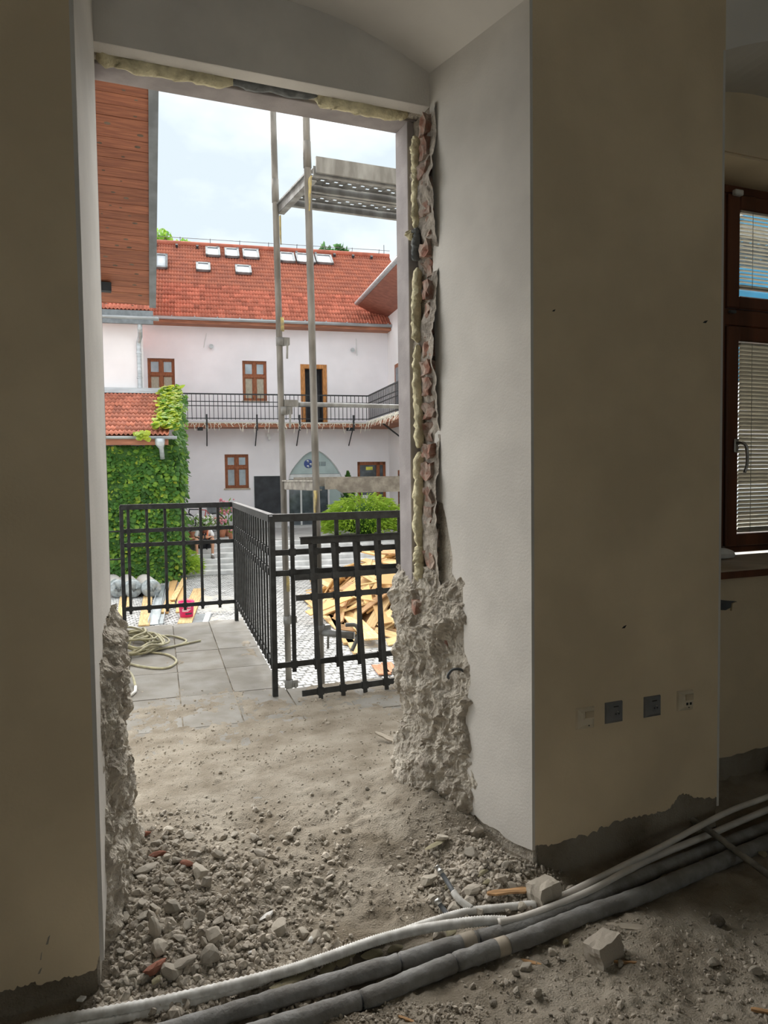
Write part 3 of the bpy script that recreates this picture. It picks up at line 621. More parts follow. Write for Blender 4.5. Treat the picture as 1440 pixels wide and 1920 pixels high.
d = (P_[0] - P_[1]).normalized(); k = MB(); k.tube([d * -.006, d * .002, d * .006, d * .010, d * .022, d * .026], [.009, .013, .013, .010, .010, .012], 10); k.build('end_cap', M['chrome'], t, True)
a, b = corr(pts[2:], .0125); k = MB(); k.tube([p - base for p in a], b, 12); k.build('corrugated_sleeve', M['conduit'], t, True)
pts = lay([(823, 1693, .03), (830, 1703, .02), (842, 1718, .01)], .008); base = pts[0].copy()
t = empty('pipe_stub', base, 0, 'short dark pipe stub half buried beside the capped pipe', 'pipe'); k = MB(); k.tube([p - base for p in smooth_path(pts, 4)], .0085, 10); k.build('tube', M['dark_pipe'], t, True)
d = (pts[0] - pts[1]).normalized(); k = MB(); k.tube([d * -.004, d * .014], .012, 10); k.build('collar', M['chrome'], t, True)
# ------------------------------------------------------------------ rubble
def rock_mesh(seed, sub=2, cuts=7, flat=1.0):
    r = random.Random(seed); bm = bmesh.new(); bmesh.ops.create_icosphere(bm, subdivisions=sub, radius=1)
    for _ in range(cuts):
        n = Vector((r.gauss(0, 1), r.gauss(0, 1), r.gauss(0, 1))).normalized(); t = r.uniform(.5, .82)
        for v in bm.verts:
            d = v.co.dot(n)
            if d > t: v.co -= n * (d - t)
    sx, sy, sz = r.uniform(.8, 1.3), r.uniform(.65, 1.0), r.uniform(.5, .85) * flat
    for v in bm.verts:
        v.co = Vector((v.co.x * sx, v.co.y * sy, v.co.z * sz)); v.co += Vector((1, 1, 1)) * .05 * fr(v.co.x, v.co.y, v.co.z + seed, 2.5, 2)
    me = bpy.data.meshes.new('stone'); bm.to_mesh(me); bm.free(); return me
ROCKS = []
for i in range(14):
    me = rock_mesh(i, 2, 8); me.materials.append(M['rubble']); ROCKS.append(me)
def ground_pt(u, v):
    z = -.08
    for _ in range(6): p = atz(u, v, z); z = gz(p.x, p.y)
    return Vector((p.x, p.y, z))
def rock(name, p, r, me, label, cat, group=None, mt=None, rnd=random, sink=.25, rot=None, scl=None):
    o = bpy.data.objects.new(name, me); COL.objects.link(o); o.location = (p.x, p.y, gz(p.x, p.y) + r * (.6 - sink))
    o.rotation_euler = rot or (rnd.uniform(-.5, .5), rnd.uniform(-.5, .5), rnd.uniform(0, 6.3)); o.scale = scl or (r, r, r)
    if mt: o.material_slots[0].link = 'OBJECT'; o.material_slots[0].material = M[mt]
    return tag(o, label, cat, group)
rnd = random.Random(3)
placed = []
def try_rock(u, v, r, label, group):
    p = ground_pt(u, v)
    for q, s in placed:
        if (q - p).length < (r + s) * .8: return False
    if p.x < .08 or (p.y > 2.32 and p.x > 1.50 - .18 * (p.y - 2.3)): return False
    placed.append((p, r)); rock('rubble_stone', p, r, ROCKS[rnd.randrange(14)], label, 'stone', group, None, rnd); return True
LL, LG = 'grey lump of broken mortar among the rubble heap inside the left jamb', 'rubble lumps inside the left jamb'
n = 0; tries = 0
while n < 205 and tries < 9000:
    tries += 1; u, v = rnd.uniform(205, 640), rnd.uniform(1520, 1905)
    if v > 1918 - (u - 100) * .235 - 20: continue
    w_ = sst(1500, 1640, v) * (1 - .75 * sst(430, 640, u + (1780 - v) * .5))
    if rnd.random() > w_: continue
    r = min(.050, .010 + rnd.expovariate(1 / .0085))
    n += try_rock(u, v, r, LL, LG)
n = tries = 0
LL, LG = 'grey lump of broken mortar among the rubble below the right reveal', 'rubble lumps below the right reveal'
while n < 60 and tries < 4000:
    tries += 1; u, v = rnd.gauss(905, 60), rnd.gauss(1650, 38)
    if not (790 < u < 1010 and 1570 < v < 1722): continue
    n += try_rock(u, v, min(.035, .010 + rnd.expovariate(1 / .008)), LL, LG)
n = tries = 0
LL, LG = 'small grey lump of mortar on the dirt in front of the insulated pipes', 'small lumps in front of the pipes'
while n < 22 and tries < 3000:
    tries += 1; u, v = rnd.uniform(850, 1420), rnd.uniform(1740, 1910)
    if v < 1800 - (u - 870) * .36 + 18: continue
    n += try_rock(u, v, min(.022, .007 + rnd.expovariate(1 / .005)), LL, LG)
n = tries = 0
LL, LG = 'loose grey stone lying alone on the trodden dirt of the threshold', 'loose stones on the threshold'
while n < 13 and tries < 3000:
    tries += 1; u, v = rnd.uniform(300, 740), rnd.uniform(1440, 1600)
    n += try_rock(u, v, rnd.uniform(.008, .016), LL, LG)
# the ones that stand out
def block_mesh(seed):
    bm = bmesh.new(); bmesh.ops.create_cube(bm, size=1.5); bmesh.ops.subdivide_edges(bm, edges=bm.edges[:], cuts=5, use_grid_fill=True)
    for v in bm.verts:
        c = v.co; k = 1 - .10 * (max(0, c.length - .95)); v.co = c * k + Vector((fr(c.x, c.y, c.z + seed, 1.3, 4), fr(c.y, c.z, c.x + seed + 5, 1.3, 4), fr(c.z, c.x, c.y + seed + 9, 1.3, 4))) * .11
    me = bpy.data.meshes.new('block'); bm.to_mesh(me); bm.free(); return me
def special(name, u, v, r, label, cat, mt, scl, rz, seed, sink=.2, group=None):
    me = block_mesh(seed) if 'squared' in label and cat == 'stone' else rock_mesh(100 + seed, 2, 9); me.materials.append(M[mt]); p = ground_pt(u, v); placed.append((p, r))
    return rock(name, p, r, me, label, cat, group, None, rnd, sink, (rnd.uniform(-.25, .25), rnd.uniform(-.2, .2), rz), tuple(r * k for k in scl))
special('rubble_block', 1020, 1694, .066, 'squared block of mortar at the end of the corrugated conduit', 'stone', 'rubble', (1, .75, .8), .2, 1, .1)
special('rubble_block', 1132, 1800, .068, 'largest squared stone block in front of the insulated pipes', 'stone', 'gravel', (1.05, .7, .75), .25, 3, .12)
special('rubble_block', 985, 1812, .024, 'rounded lump with a wood splinter leaning on it', 'stone', 'rubble', (1, .9, .9), .1, 3)
special('rubble_block', 1418, 1828, .028, 'flat round stone alone on the dark dirt at the right', 'stone', 'rubble', (1.2, .8, .8), .1, 4)
special('rubble_block', 1345, 1735, .036, 'dirty lump of plaster on dark dirt near the flexible conduit', 'stone', 'dirt', (.7, .9, 1), .5, 5)
special('rubble_shard', 228, 1675, .045, 'upright pale shard of plaster leaning at the left jamb', 'stone', 'rubble', (.9, .35, 1.2), .9, 6, 0)
special('rubble_shard', 272, 1638, .036, 'flat pale slab of mortar above the rubble heap', 'stone', 'rubble', (1.2, .8, .5), .3, 7)
special('rubble_shard', 290, 1755, .04, 'pointed dark stone standing up in the rubble heap', 'stone', 'rubble', (.7, .6, 1.3), 1.2, 8, 0)
special('rubble_shard', 345, 1815, .035, 'flat grey slab beside the largest brick fragment', 'stone', 'rubble', (1.3, .7, .6), .2, 9)
special('rubble_shard', 400, 1760, .038, 'large rough lump in the middle of the rubble heap', 'stone', 'rubble', (1.1, .9, .9), .5, 10)
special('white_pebble', 500, 1722, .02, 'larger flat white chip on top of the rubble', 'stone', 'white_chip', (1.4, .7, .4), .4, 11)
special('white_pebble', 443, 1725, .012, 'small flat white chip left of the larger one', 'stone', 'white_chip', (1.4, .6, .4), .1, 12)
special('white_pebble', 583, 1768, .018, 'upright pale chip near the corrugated conduit', 'stone', 'white_chip', (.9, .5, 1.1), .9, 13)
special('white_pebble', 472, 1787, .012, 'rounded white pebble in front of the rough lump', 'stone', 'white_chip', (1.5, .7, .6), .1, 14)
special('brick_fragment', 291, 1828, .032, 'largest red brick fragment, squared and whitened on top', 'brick', 'brick_piece', (1.5, .75, .8), .35, 20, .1)
special('brick_fragment', 268, 1568, .024, 'red brick fragment beside the top of the rubble heap', 'brick', 'brick_piece', (1.2, .8, .9), .1, 21)
special('brick_fragment', 296, 1607, .026, 'dark red brick fragment below the topmost one', 'brick', 'brick_piece', (1.1, .8, .9), -.3, 22)
special('brick_fragment', 352, 1620, .026, 'brown brick fragment right of the dark red one', 'brick', 'brick_piece', (1.2, .7, .7), -.5, 23)
special('brick_fragment', 308, 1742, .016, 'small orange brick fragment next to yellow foam', 'brick', 'brick_piece', (1, .8, .8), .3, 24)
special('brick_fragment', 222, 1600, .016, 'small red brick chip against the left jamb', 'brick', 'brick_piece', (.8, .8, 1), .3, 25)
for i, (u, v, r, sx, lab) in enumerate(((295, 1845, .022, 1.3, 'curled lump of yellow foam under the largest brick fragment'), (320, 1838, .02, 1.0, 'lump of yellow foam right of the largest brick fragment'), (318, 1750, .012, 1, 'small orange foam crumb by a brick fragment'),
        (552, 1842, .034, 2.2, 'flat orange foam strip lying on the upper insulated pipe'), (612, 1822, .030, 1.4, 'pale foam lump wedged behind the insulated pipe'), (648, 1812, .032, 1.9, 'long pale foam lump behind the insulated pipe'), (697, 1797, .032, 2.2, 'long yellow foam piece between conduit and insulated pipe'),
        (738, 1784, .026, 1.8, 'foam piece at the break of the upper insulated pipe'), (832, 1758, .03, 2.2, 'foam strip under the curve of the corrugated conduit'), (905, 1637, .022, 1.2, 'yellow foam lump in rubble right of the capped pipe'), (913, 1660, .024, 1.2, 'crumbly pale foam lump right above the wood splinter'),
        (820, 1585, .032, 1.7, 'thin yellow foam flake lying on dirt at the reveal'), (838, 1668, .018, .8, 'yellow foam sliver under the capped pipe'), (1062, 1770, .016, .9, 'ochre foam crumb in front of the pipes'), (408, 1602, .008, 1, 'tiny yellow foam crumb on the trodden dirt'), (424, 1627, .008, 1, 'tiny pale foam crumb below the other crumb'), (1430, 1610, .03, .6, 'greenish foam scrap at the right end of the pipes'))):
    flat = .22 if 'flake' in lab or 'strip' in lab else .6
    special('foam_scrap', u, v, r, lab, 'foam', 'foam_yellow', (sx, .8, flat), .25, 40 + i, .25 if 3 <= i <= 8 else .1)
def splinter(u, v, L_, w_, rz, label, mt='wood_scrap', lift=.006, tilt=0):
    p = ground_pt(u, v); mb = MB(); n_ = 6; r_ = random.Random(u)
    top = [(L_ * (i / n_ - .5), w_ * (.5 if 0 < i < n_ else .2) * r_.uniform(.7, 1.1)) for i in range(n_ + 1)]; bot = [(x, -y_ * r_.uniform(.7, 1)) for x, y_ in reversed(top)]
    mb.prism(top + bot, -.004, .004); o = mb.build('wood_splinter', M[mt]); o.location = (p.x, p.y, p.z + lift); o.rotation_euler = (.15, tilt, rz); return tag(o, label, 'wood')
splinter(955, 1678, .16, .026, -.25, 'red-brown wood splinter in rubble left of the squared block', 'wood_scrap', .012)
splinter(985, 1800, .10, .014, -.75, 'pale wood splinter leaning on the rounded lump')
splinter(1185, 1742, .17, .03, -.6, 'long flat brown wood splinter on dark dirt by the pipes', 'pipe_tape')
splinter(762, 1908, .05, .010, -.9, 'short orange wood chip at the bottom edge')
splinter(1430, 1900, .06, .012, -.7, 'orange wood chip in the bottom right corner')
splinter(728, 1392, .16, .03, -.9, 'curved dark bark strip leaning by the hacked jamb', 'pipe_tape', .02, .25)
splinter(1172, 1808, .10, .006, -.5, 'thin twig beside the largest squared block')
# ceiling lath leaning in the dug-out under the window
tag(MB().bar((3.12, 2.60, -.20), (3.20, 2.63, .06), .06, .015, (0, 1, 0)).build('wood_lath', M['timber_red']), 'brown lath leaning in the dug-out gap under the window', 'wood')
tag(MB().bar(ground_pt(157, 1878) + Vector((0, 0, .01)), ground_pt(150, 1898) + Vector((0, 0, .03)), .018, .006).build('plastic_strip', M['conduit']), 'short clear plastic strip beside the left wall base', 'strip')
# fine gravel: nobody could count it
gm = MB(); rnd = random.Random(77)
ico = bmesh.new(); bmesh.ops.create_icosphere(ico, subdivisions=1, radius=1); iv = [v.co.copy() for v in ico.verts]; jf = [tuple(v.index for v in f.verts) for f in ico.faces]; ico.free()
def pebble(p, r):
    q = Quaternion((rnd.gauss(0, 1), rnd.gauss(0, 1), rnd.gauss(0, 1), rnd.gauss(0, 1))).normalized(); s = (r * rnd.uniform(.8, 1.5), r * rnd.uniform(.6, 1), r * rnd.uniform(.4, .8))
    gm.add([p + q @ Vector((v.x * s[0] * rnd.uniform(.75, 1.15), v.y * s[1] * rnd.uniform(.75, 1.15), v.z * s[2])) for v in iv], jf)
zones = [(6500, lambda: (rnd.uniform(195, 660), rnd.uniform(1500, 1910)), .0048, 1), (2200, lambda: (rnd.gauss(905, 65), rnd.gauss(1640, 42)), .0044, 0), (900, lambda: (rnd.uniform(760, 1000), rnd.uniform(1470, 1700)), .0028, 0), (900, lambda: (rnd.uniform(860, 1440), rnd.uniform(1700, 1918)), .0026, 2), (1500, lambda: (rnd.uniform(225, 880), rnd.uniform(1400, 1720)), .0023, 0), (700, lambda: (rnd.uniform(240, 760), rnd.uniform(1290, 1440)), .0030, 0), (500, lambda: (rnd.uniform(560, 900), rnd.uniform(1880, 1918)), .0026, 0), (400, lambda: (rnd.uniform(170, 420), rnd.uniform(1840, 1915)), .004, 0)]
for cnt, fn, r0, md in zones:
    for _ in range(cnt):
        u, v = fn()
        if md == 1 and rnd.random() > sst(1490, 1640, v) * (1 - .8 * sst(430, 640, u + (1780 - v) * .5)) + .06: continue
        if md == 2 and v < 1800 - (u - 870) * .36 + 10: continue
        p = ground_pt(u, v)
        if p.x < .06 and p.y > 2.3: continue
        if p.y < 2.9 and p.y > 2.3 and p.x > 1.52 - .18 * (p.y - 2.3): continue
        pebble(p + Vector((0, 0, .001)), r0 * (1 + rnd.expovariate(1.3)))
tag(gm.build('gravel', M['gravel'], None, False, False), 'fine grey gravel and crumbs scattered over the dirt', 'gravel', kind='stuff')
# ------------------------------------------------------------------ black iron railing round the terrace
BI = M['black_iron']
PA0, PA1, PC0, PC1 = Vector((.385, 7.27, 0)), Vector((1.43, 7.25, 0)), Vector((1.15, 4.63, 0)), Vector((3.2, 4.63, 0))
HR = (1.15, .917, .785, .192)
bar_me = {}
def railing(root, a, b, first, last, n, posts=(), drop=.05, span=None, tops=1.16):
    d = (b - a).normalized(); s = Vector((d.y, -d.x, 0)); up = Vector((0, 0, 1))
    k = MB(); k.bar(a + up * tops, b + up * tops, .045, .006); k.bar(a + up * (tops - .024) + s * .02, b + up * (tops - .024) + s * .02, .006, .042); k.build('top_rail', BI, root)
    for z in HR[1:]:
        k = MB(); m_ = 2 * (n + 1); pts = [a.lerp(b, i / m_) + up * (z + tops - 1.16) for i in range(m_ + 1)]
        for i in range(m_): k.bar(pts[i], pts[i + 1], .010, .036)
        k.build('rail', BI, root)
    for i in range(n):
        c = a.lerp(b, (first + (last - first) * i / max(n - 1, 1)))
        k = MB(); k.bar(c + up * (HR[3] - drop), c + up * (tops - .03), .012, .026, d); k.build('bar', BI, root)
        for z in HR[1:]:
            q = c + up * (z + tops - 1.16); k = MB(); k.bar(q - d * .020, q + d * .020, .026, .046); k.build('clip', BI, root)
    for c in posts:
        k = MB(); k.bar(c - up * .01, c + up * (tops - .01), .034, .034, d); k.build('post', BI, root)
ra = empty('terrace_railing', PA1, 0, 'black iron railing fixed around the terrace edge', 'railing')
def shifted(f):
    before = set(o.name for o in bpy.data.objects); f()
    for o in bpy.data.objects:
        if o.name not in before and o.parent == ra: o.location = -PA1
LA = (PA1 - PA0).length
shifted(lambda: (railing(ra, PA0, PA1, .069 / LA, .888 / LA, 6, (PA0 + Vector((.01, 0, 0)), PA1)), railing(ra, PA1, PC0, .055, .945, 17, (PC0,)), railing(ra, PC0, PC1, .13 / 2.05, 1.93 / 2.05, 13)))
for z in (.917, .66): # anchors into the wing wall
    o = MB().bar(PA0 + Vector((-.28, 0, z)), PA0 + Vector((.01, 0, z)), .010, .012).build('wall_anchor', BI, ra); o.location = -PA1
# loose panel leaning against it
tops = [aty(u, v, 4.585) for u, v in ((525, 1010), (745, 999))]
lp = empty('railing_panel', (1.36, 4.47, 0), 0, 'loose black iron railing panel leaning against the fixed railing', 'railing')
B0 = Vector((1.36, 4.44, .015)); wv_ = Vector((1, .035, 0)).normalized(); hv_ = Vector((-.012, .135, 1.0)).normalized(); nv_ = wv_.cross(hv_)
hv_ = hv_ - wv_ * 0
def pp_(s, t): return B0 + wv_ * s + hv_ * t - Vector((1.36, 4.47, 0))
Lp = 1.05
for t_, h_ in ((.985, .045), (.755, .036), (.628, .036), (.035, .036)):
    k = MB(); k.bar(pp_(-.085 if t_ < .9 else -.03, t_), pp_(Lp, t_), .012, h_, hv_)
    if t_ > .9: k.bar(pp_(-.03, t_ + .022), pp_(Lp, t_ + .022), .045, .006, hv_)
    k.build('top_rail' if t_ > .9 else 'rail', BI, lp)
for i in range(7):
    s_ = .035 + .152 * i; k = MB(); k.bar(pp_(s_, -.03), pp_(s_, .97), .026, .012, nv_); k.build('bar', BI, lp)
    for t_ in (.755, .628, .035): k = MB(); k.bar(pp_(s_ - .02, t_), pp_(s_ + .02, t_), .024, .046, hv_); k.build('clip', BI, lp)
# ------------------------------------------------------------------ rope heap on the terrace
rnd = random.Random(21)
c0 = Vector((.40, 6.45, 0)); pts = []
for i in range(120):
    a = i * .62 + rnd.uniform(-.25, .25); rr = .10 + .13 * abs(math.sin(i * .21)) + rnd.uniform(-.03, .03)
    pts.append((c0.x + math.cos(a) * rr * 1.05 + .03 * math.sin(i * .3), c0.y + math.sin(a) * rr * 1.6, .012 + .22 * (1 - rr / .3) * abs(math.sin(i * .37 + 1))))
pts += [(.60, 6.8, .012), (.75, 6.75, .012), (.85, 6.5, .01), (.72, 6.32, .01), (.55, 6.30, .01)]
h = empty('rope_heap', c0, 0, 'tangled heap of yellowish hose on the terrace by the left wall', 'hose')
k = MB(); k.tube([Vector(p) - c0 for p in smooth_path(pts, 5)], .009, 7); k.build('tangle', M['hose'], h, True)
for pl, nm in (([(.45, 6.2, .011), (.62, 6.28, .01), (.82, 6.38, .01), (.96, 6.45, .01)], 'loose_end'), ([(.28, 6.0, .012), (.42, 5.75, .01), (.58, 5.62, .01), (.68, 5.8, .01), (.64, 6.05, .01), (.5, 6.2, .012)], 'loop'), ([(.27, 5.7, .012), (.30, 5.55, .05), (.33, 5.35, .05), (.34, 5.2, .012)], 'stiff_end')):
    k = MB(); k.tube([Vector(p) - c0 for p in smooth_path(pl, 8)], .009, 7); k.build(nm, M['hose'], h, True)
k = MB(); k.tube([Vector((.34, 5.2, .012)) - c0, Vector((.33, 5.08, .012)) - c0, Vector((.30, 5.0, .012)) - c0], .010, 7); k.build('taped_end', M['white_plastic'], h, True)
# ------------------------------------------------------------------ scaffold beyond the railing
sf = empty('scaffold', (1.5, 5.2, -1.35), 0, 'grey tube scaffold with steel decks standing beyond the railing', 'scaffold')
O = Vector((1.5, 5.2, -1.35))
def sb(name, mb, m, smooth=False, par=None):
    mb.v = [tuple(Vector(v) - O) for v in mb.v]; return mb.build(name, M[m], par or sf, smooth)
YN, YF, ZB = 4.87, 5.56, -1.35
def lean(x0, x1, y): return lambda z: Vector((x0 + (x1 - x0) * (z / 3.9), y, z))
BX = (1.5, 4.07, 6.64)
for bx in BX:
    for y, x0, x1, nm in ((YN, bx + .035, bx - .005, 'near'), (YF, bx - .012, bx - .045, 'far')):
        P = lean(x0, x1, y); zj = (ZB, .6, 2.9, 3.55, 3.56, 4.35 if nm == 'far' else 5.6)
        k = MB(); k.tube([P(z) for z in (ZB + .03, 1.2, 2.4, 3.6, 5.5)], .0242, 14); post = sb('standard', k, 'scaffold_tube', True)
        k = MB(); k.tube([P(3.45), P(3.62)], .0275, 14); sb('spigot_collar', k, 'scaffold_tube', True)
        k = MB(); k.tube([P(ZB + .0), P(ZB + .012)], .07, 10); sb('base_plate', k, 'scaffold_tube')
    # transoms: U profile carrying the decks
    for z, nm in ((3.40, 'transom'), (1.335, 'transom')):
        a, b = Vector((bx - .02, YF, z)), Vector((bx + .02, YN, z))
        k = MB(); k.bar(a + Vector((0, 0, 0)), b, .012, .055); k.bar(a + Vector((.02, 0, -.028)), b + Vector((.02, 0, -.028)), .045, .008); k.bar(a + Vector((-.01, 0, .035)), b + Vector((-.01, 0, .035)), .02, .012); sb('transom', k, 'scaffold_dusty' if z < 2 else 'galvanised')
        for y, sy in ((YF, -1), (YN, 1)):
            k = MB(); c = Vector((bx, y - .0 * sy, z - .03)); k.add([c + Vector((-.004, sy * .01, 0)), c + Vector((-.004, sy * .10, 0)), c + Vector((-.004, sy * .012, -.24)), c + Vector((.004, sy * .01, 0)), c + Vector((.004, sy * .10, 0)), c + Vector((.004, sy * .012, -.24))], [(0, 1, 2), (5, 4, 3), (0, 3, 4, 1), (1, 4, 5, 2), (2, 5, 3, 0)]) if False else k.add([c + Vector((dx, sg, dz)) for dx in (-.004, .004) for sg, dz in ((-sy * .02, 0), (-sy * .085, 0), (-sy * .02, -.22))], [(0, 1, 2), (5, 4, 3), (0, 3, 4, 1), (1, 4, 5, 2), (2, 5, 3, 0)])
            sb('gusset', k, 'yellow_paint')
# steel decks: two planks a bay, each a perforated tray with folded edges
def plank(x0, x1, y0, y1, z, dusty):
    mt = 'scaffold_dusty' if dusty else 'galvanised'
    par = empty('deck_plank', (0, 0, 0)); par.parent = sf
    n = int((x1 - x0) / .05); m_ = 7; k = MB(); hx, hy = (x1 - x0) / n, (y1 - y0 - .04) / m_
    for j in range(m_):
        ya = y0 + .02 + j * hy
        for i in range(n):
            xa = x0 + i * hx
            if (i + j) % 2 == 0 and 0 < j < m_ - 1:
                q = [(xa, ya), (xa + hx, ya), (xa + hx, ya + hy), (xa, ya + hy)]; hx2, hy2 = hx * .26, hy * .30; cx_, cy_ = xa + hx / 2, ya + hy / 2
                h_ = [(cx_ - hx2, cy_ - hy2), (cx_ + hx2, cy_ - hy2), (cx_ + hx2, cy_ + hy2), (cx_ - hx2, cy_ + hy2)]
                k.add([(a, b, z) for a, b in q + h_], [(e, (e + 1) % 4, 4 + (e + 1) % 4, 4 + e) for e in range(4)])
            else: k.add([(xa, ya, z), (xa + hx, ya, z), (xa + hx, ya + hy, z), (xa, ya + hy, z)], [(0, 1, 2, 3)])
    o = sb('perforated_tray', k, mt, False, par); o.modifiers.new('thick', 'SOLIDIFY').thickness = .003
    k = MB(); k.bar((x0, y0 + .004, z - .022), (x1, y0 + .004, z - .022), .006, .062); k.bar((x0, y0 + .018, z - .052), (x1, y0 + .018, z - .052), .03, .005); sb('folded_edge', k, mt, False, par)
    k = MB(); k.bar((x0, y1 - .004, z - .022), (x1, y1 - .004, z - .022), .006, .062); k.bar((x0, y1 - .018, z - .052), (x1, y1 - .018, z - .052), .03, .005); sb('folded_edge', k, mt, False, par)
for z, dusty in ((3.475, 0), (1.385, 1)):
    for xa, xb in zip(BX, BX[1:]):
        for ya, yb in ((4.90, 5.21), (5.225, 5.535)): plank(xa + .05, xb - .05, ya, yb, z, dusty)
# near edge of the decks: toe profile seen from the doorway
k = MB(); k.box(1.56, 6.6, 4.865, 4.885, 3.43, 3.535); sb('toe_profile', k, 'galvanised')
k = MB(); k.prism_y([(1.58, 1.31), (1.66, 1.31), (1.70, 1.285), (6.6, 1.285), (6.6, 1.385), (1.58, 1.385)], 4.84, 4.86); sb('toe_profile', k, 'scaffold_dusty')
for z, y in ((1.955, YF), (2.45, YF), (3.95, YF), (4.45, YF), (.95, YF)):
    if z in (2.45, .95, 3.95, 4.45) : continue
    for xa, xb in zip(BX, BX[1:]):
        k = MB(); k.tube([(xa + .05, y, z), (xb - .05, y, z)], .017, 10); g_ = sb('guard_rail', k, 'galvanised', True)
        k = MB(); k.box(xa - .01, xa + .10, y - .025, y + .025, z - .022, z + .028); sb('rail_hook', k, 'galvanised')
k = MB(); k.tube([(4.0, YF + .05, 2.6), (6.6, YF + .05, 4.2)], .03, 10); sb('brace', k, 'white_tube', True)
for (x, y, z) in ((1.475, YF, 2.42), (1.487, YF, 1.90), (1.49, YF, .30), (1.49, YF, -.20), (1.535, YN, .35)):
    k = MB(); k.tube([(x, y, z - .03), (x, y, z + .03)], .034, 12); cl = sb('clamp', k, 'galvanised', True)
    k = MB(); k.box(x + .02, x + .065, y - .03, y + .02, z - .025, z + .03); sb('clamp_block', k, 'galvanised'); k = MB(); k.bar((x + .045, y - .035, z + .01), (x + .04, y - .035, z - .13), .014, .008, (0, 1, 0)); sb('wedge', k, 'galvanised')
k = MB(); k.tube([(1.545, YN - .01, .33), (1.72, YN - .16, .32)], .026, 12); sb('stub_tube', k, 'galvanised', True)
k = MB(); k.tube(smooth_path([(1.66, YN - .17, .40), (1.73, YN - .17, .39), (1.75, YN - .17, .33), (1.70, YN - .17, .22)], 5), .014, 8); sb('clamp_lever', k, 'galvanised', True)
k = MB(); k.tube([(1.47 + .012, YF, 2.50), (1.47 + .010, YF, 2.60)], .0246, 14); sb('paint_band', k, 'yellow_paint', True)
k = MB(); k.tube([(1.487, YF, .52), (1.485, YF, .66)], .0247, 14); sb('paint_band', k, 'yellow_paint', True)
# blue debris sheet behind the scaffold, seen through the window only
k = MB(); n_ = 24
vs = [(3.9 + 4.2 * i / n_, 5.75 + .06 * math.sin(i * 1.3) + .02 * math.sin(i * 3.1), z) for z in (2.3, 4.15) for i in range(n_ + 1)]
k.add(vs, [(i, i + 1, n_ + 2 + i, n_ + 1 + i) for i in range(n_)]); tp = k.build('tarpaulin', M['tarp_blue'], None, True); tp.modifiers.new('thick', 'SOLIDIFY').thickness = .004
tag(tp, 'blue tarpaulin hung behind the scaffold, seen through the window', 'tarpaulin')
# ------------------------------------------------------------------ wing of our own building on the left: wall and boarded verge
PR = aty(278, 165, 6.05); uS = ray(283, 1352).normalized(); XV = Vector((1, 0, 0)); nS = XV.cross(uS).normalized()
if nS.z < 0: nS = -nS
wg = empty('side_wing', (.1, 6, 0), 0, 'side wing with red-brown boarded roof overhang and grey metal edge', 'building')
OW = Vector((.1, 6, 0))
def wgb(name, mb, m): mb.v = [tuple(Vector(v) - OW) for v in mb.v]; return mb.build(name, M[m], wg)
Ledge = (aty(278, 575, 1).y) # unused scale
tE = None
def edge_t(u, v):
    d = ray(u, v); t = nS.dot(PR - CAM) / nS.dot(d); return (CAM + d * t - PR).y / uS.y
tE = edge_t(278, 573); pw = edge_t(181, 60 + 735 / 4.8) - edge_t(181, 60 + 630 / 4.8)
pw = .1195; t0 = edge_t(181, 60 + 630 / 4.8)
i0 = -14
rnd = random.Random(4)
t = t0 + i0 * pw
while t < tE:
    t1 = min(t + pw, tE); a, b = PR + uS * (t + .0025), PR + uS * (t1 - .0025); j = nS * rnd.uniform(-.001, .002)
    xl = -.55
    k = MB(); up_ = nS * .02
    p = [Vector((xl, a.y, a.z)) , a, b, Vector((xl, b.y, b.z))]
    k.hexa([q + j for q in p] + [q + up_ + j for q in p]); wgb('soffit_plank', k, 'soffit_plank')
    for _ in range(rnd.choice((0, 1, 1, 2))):
        kx = rnd.uniform(.12, .9); c = (a + b) / 2 + Vector((-(a.x - .05) * kx * .8, 0, 0)) + uS * rnd.uniform(-.03, .03); e = rnd.uniform(.006, .016)
        k = MB(); nn = 10; k.add([c + j - nS * .0008 + XV * math.cos(2 * PI * q / nn) * e * 1.7 + uS * math.sin(2 * PI * q / nn) * e for q in range(nn)], [tuple(range(nn))]); o = wgb('knot', k, 'socket_dark'); o.data.materials[0] = M['bark']
    t += pw
f0, f1 = PR + uS * (t0 + i0 * pw), PR + uS * (tE + .02)
k = MB(); s_ = Vector((.075, 0, 0))
k.hexa([f0 - nS * .015, f0 + s_ - nS * .015, f1 + s_ * 1.0 - nS * .015, f1 - nS * .015, f0 + nS * .16, f0 + s_ + nS * .16, f1 + s_ + nS * .16, f1 + nS * .16]); wgb('verge_flashing', k, 'grey_flashing')
k = MB(); k.hexa([f0 - XV * .9 + nS * .03, f0 + nS * .03, f1 + nS * .03, f1 - XV * 1.1 + nS * .03, f0 - XV * .9 + nS * .16, f0 + nS * .16, f1 + nS * .16, f1 - XV * 1.1 + nS * .16]); wgb('roof_slab', k, 'roof_tile')
q = PR + uS * (tE - .42); k = MB(); k.bar(Vector((-.3, q.y, q.z - .05)), Vector((.44, q.y, q.z - .05)), .10, .09); wgb('purlin_end', k, 'planter_dark')
yb = f1.y - .5; zt = lambda y: (PR + uS * ((y - PR.y) / uS.y)).z
k = MB(); k.add([(x, y, z) for x in (-.6, .10) for y, z in ((5.7, -1.6), (yb, -1.6), (yb, zt(yb)), (5.7, zt(5.7)))], [(0, 1, 2, 3), (7, 6, 5, 4), (0, 4, 5, 1), (1, 5, 6, 2), (2, 6, 7, 3), (3, 7, 4, 0)]); wgb('wing_wall', k, 'facade_white')  # unseen wall, shortened so more light reaches the doorway
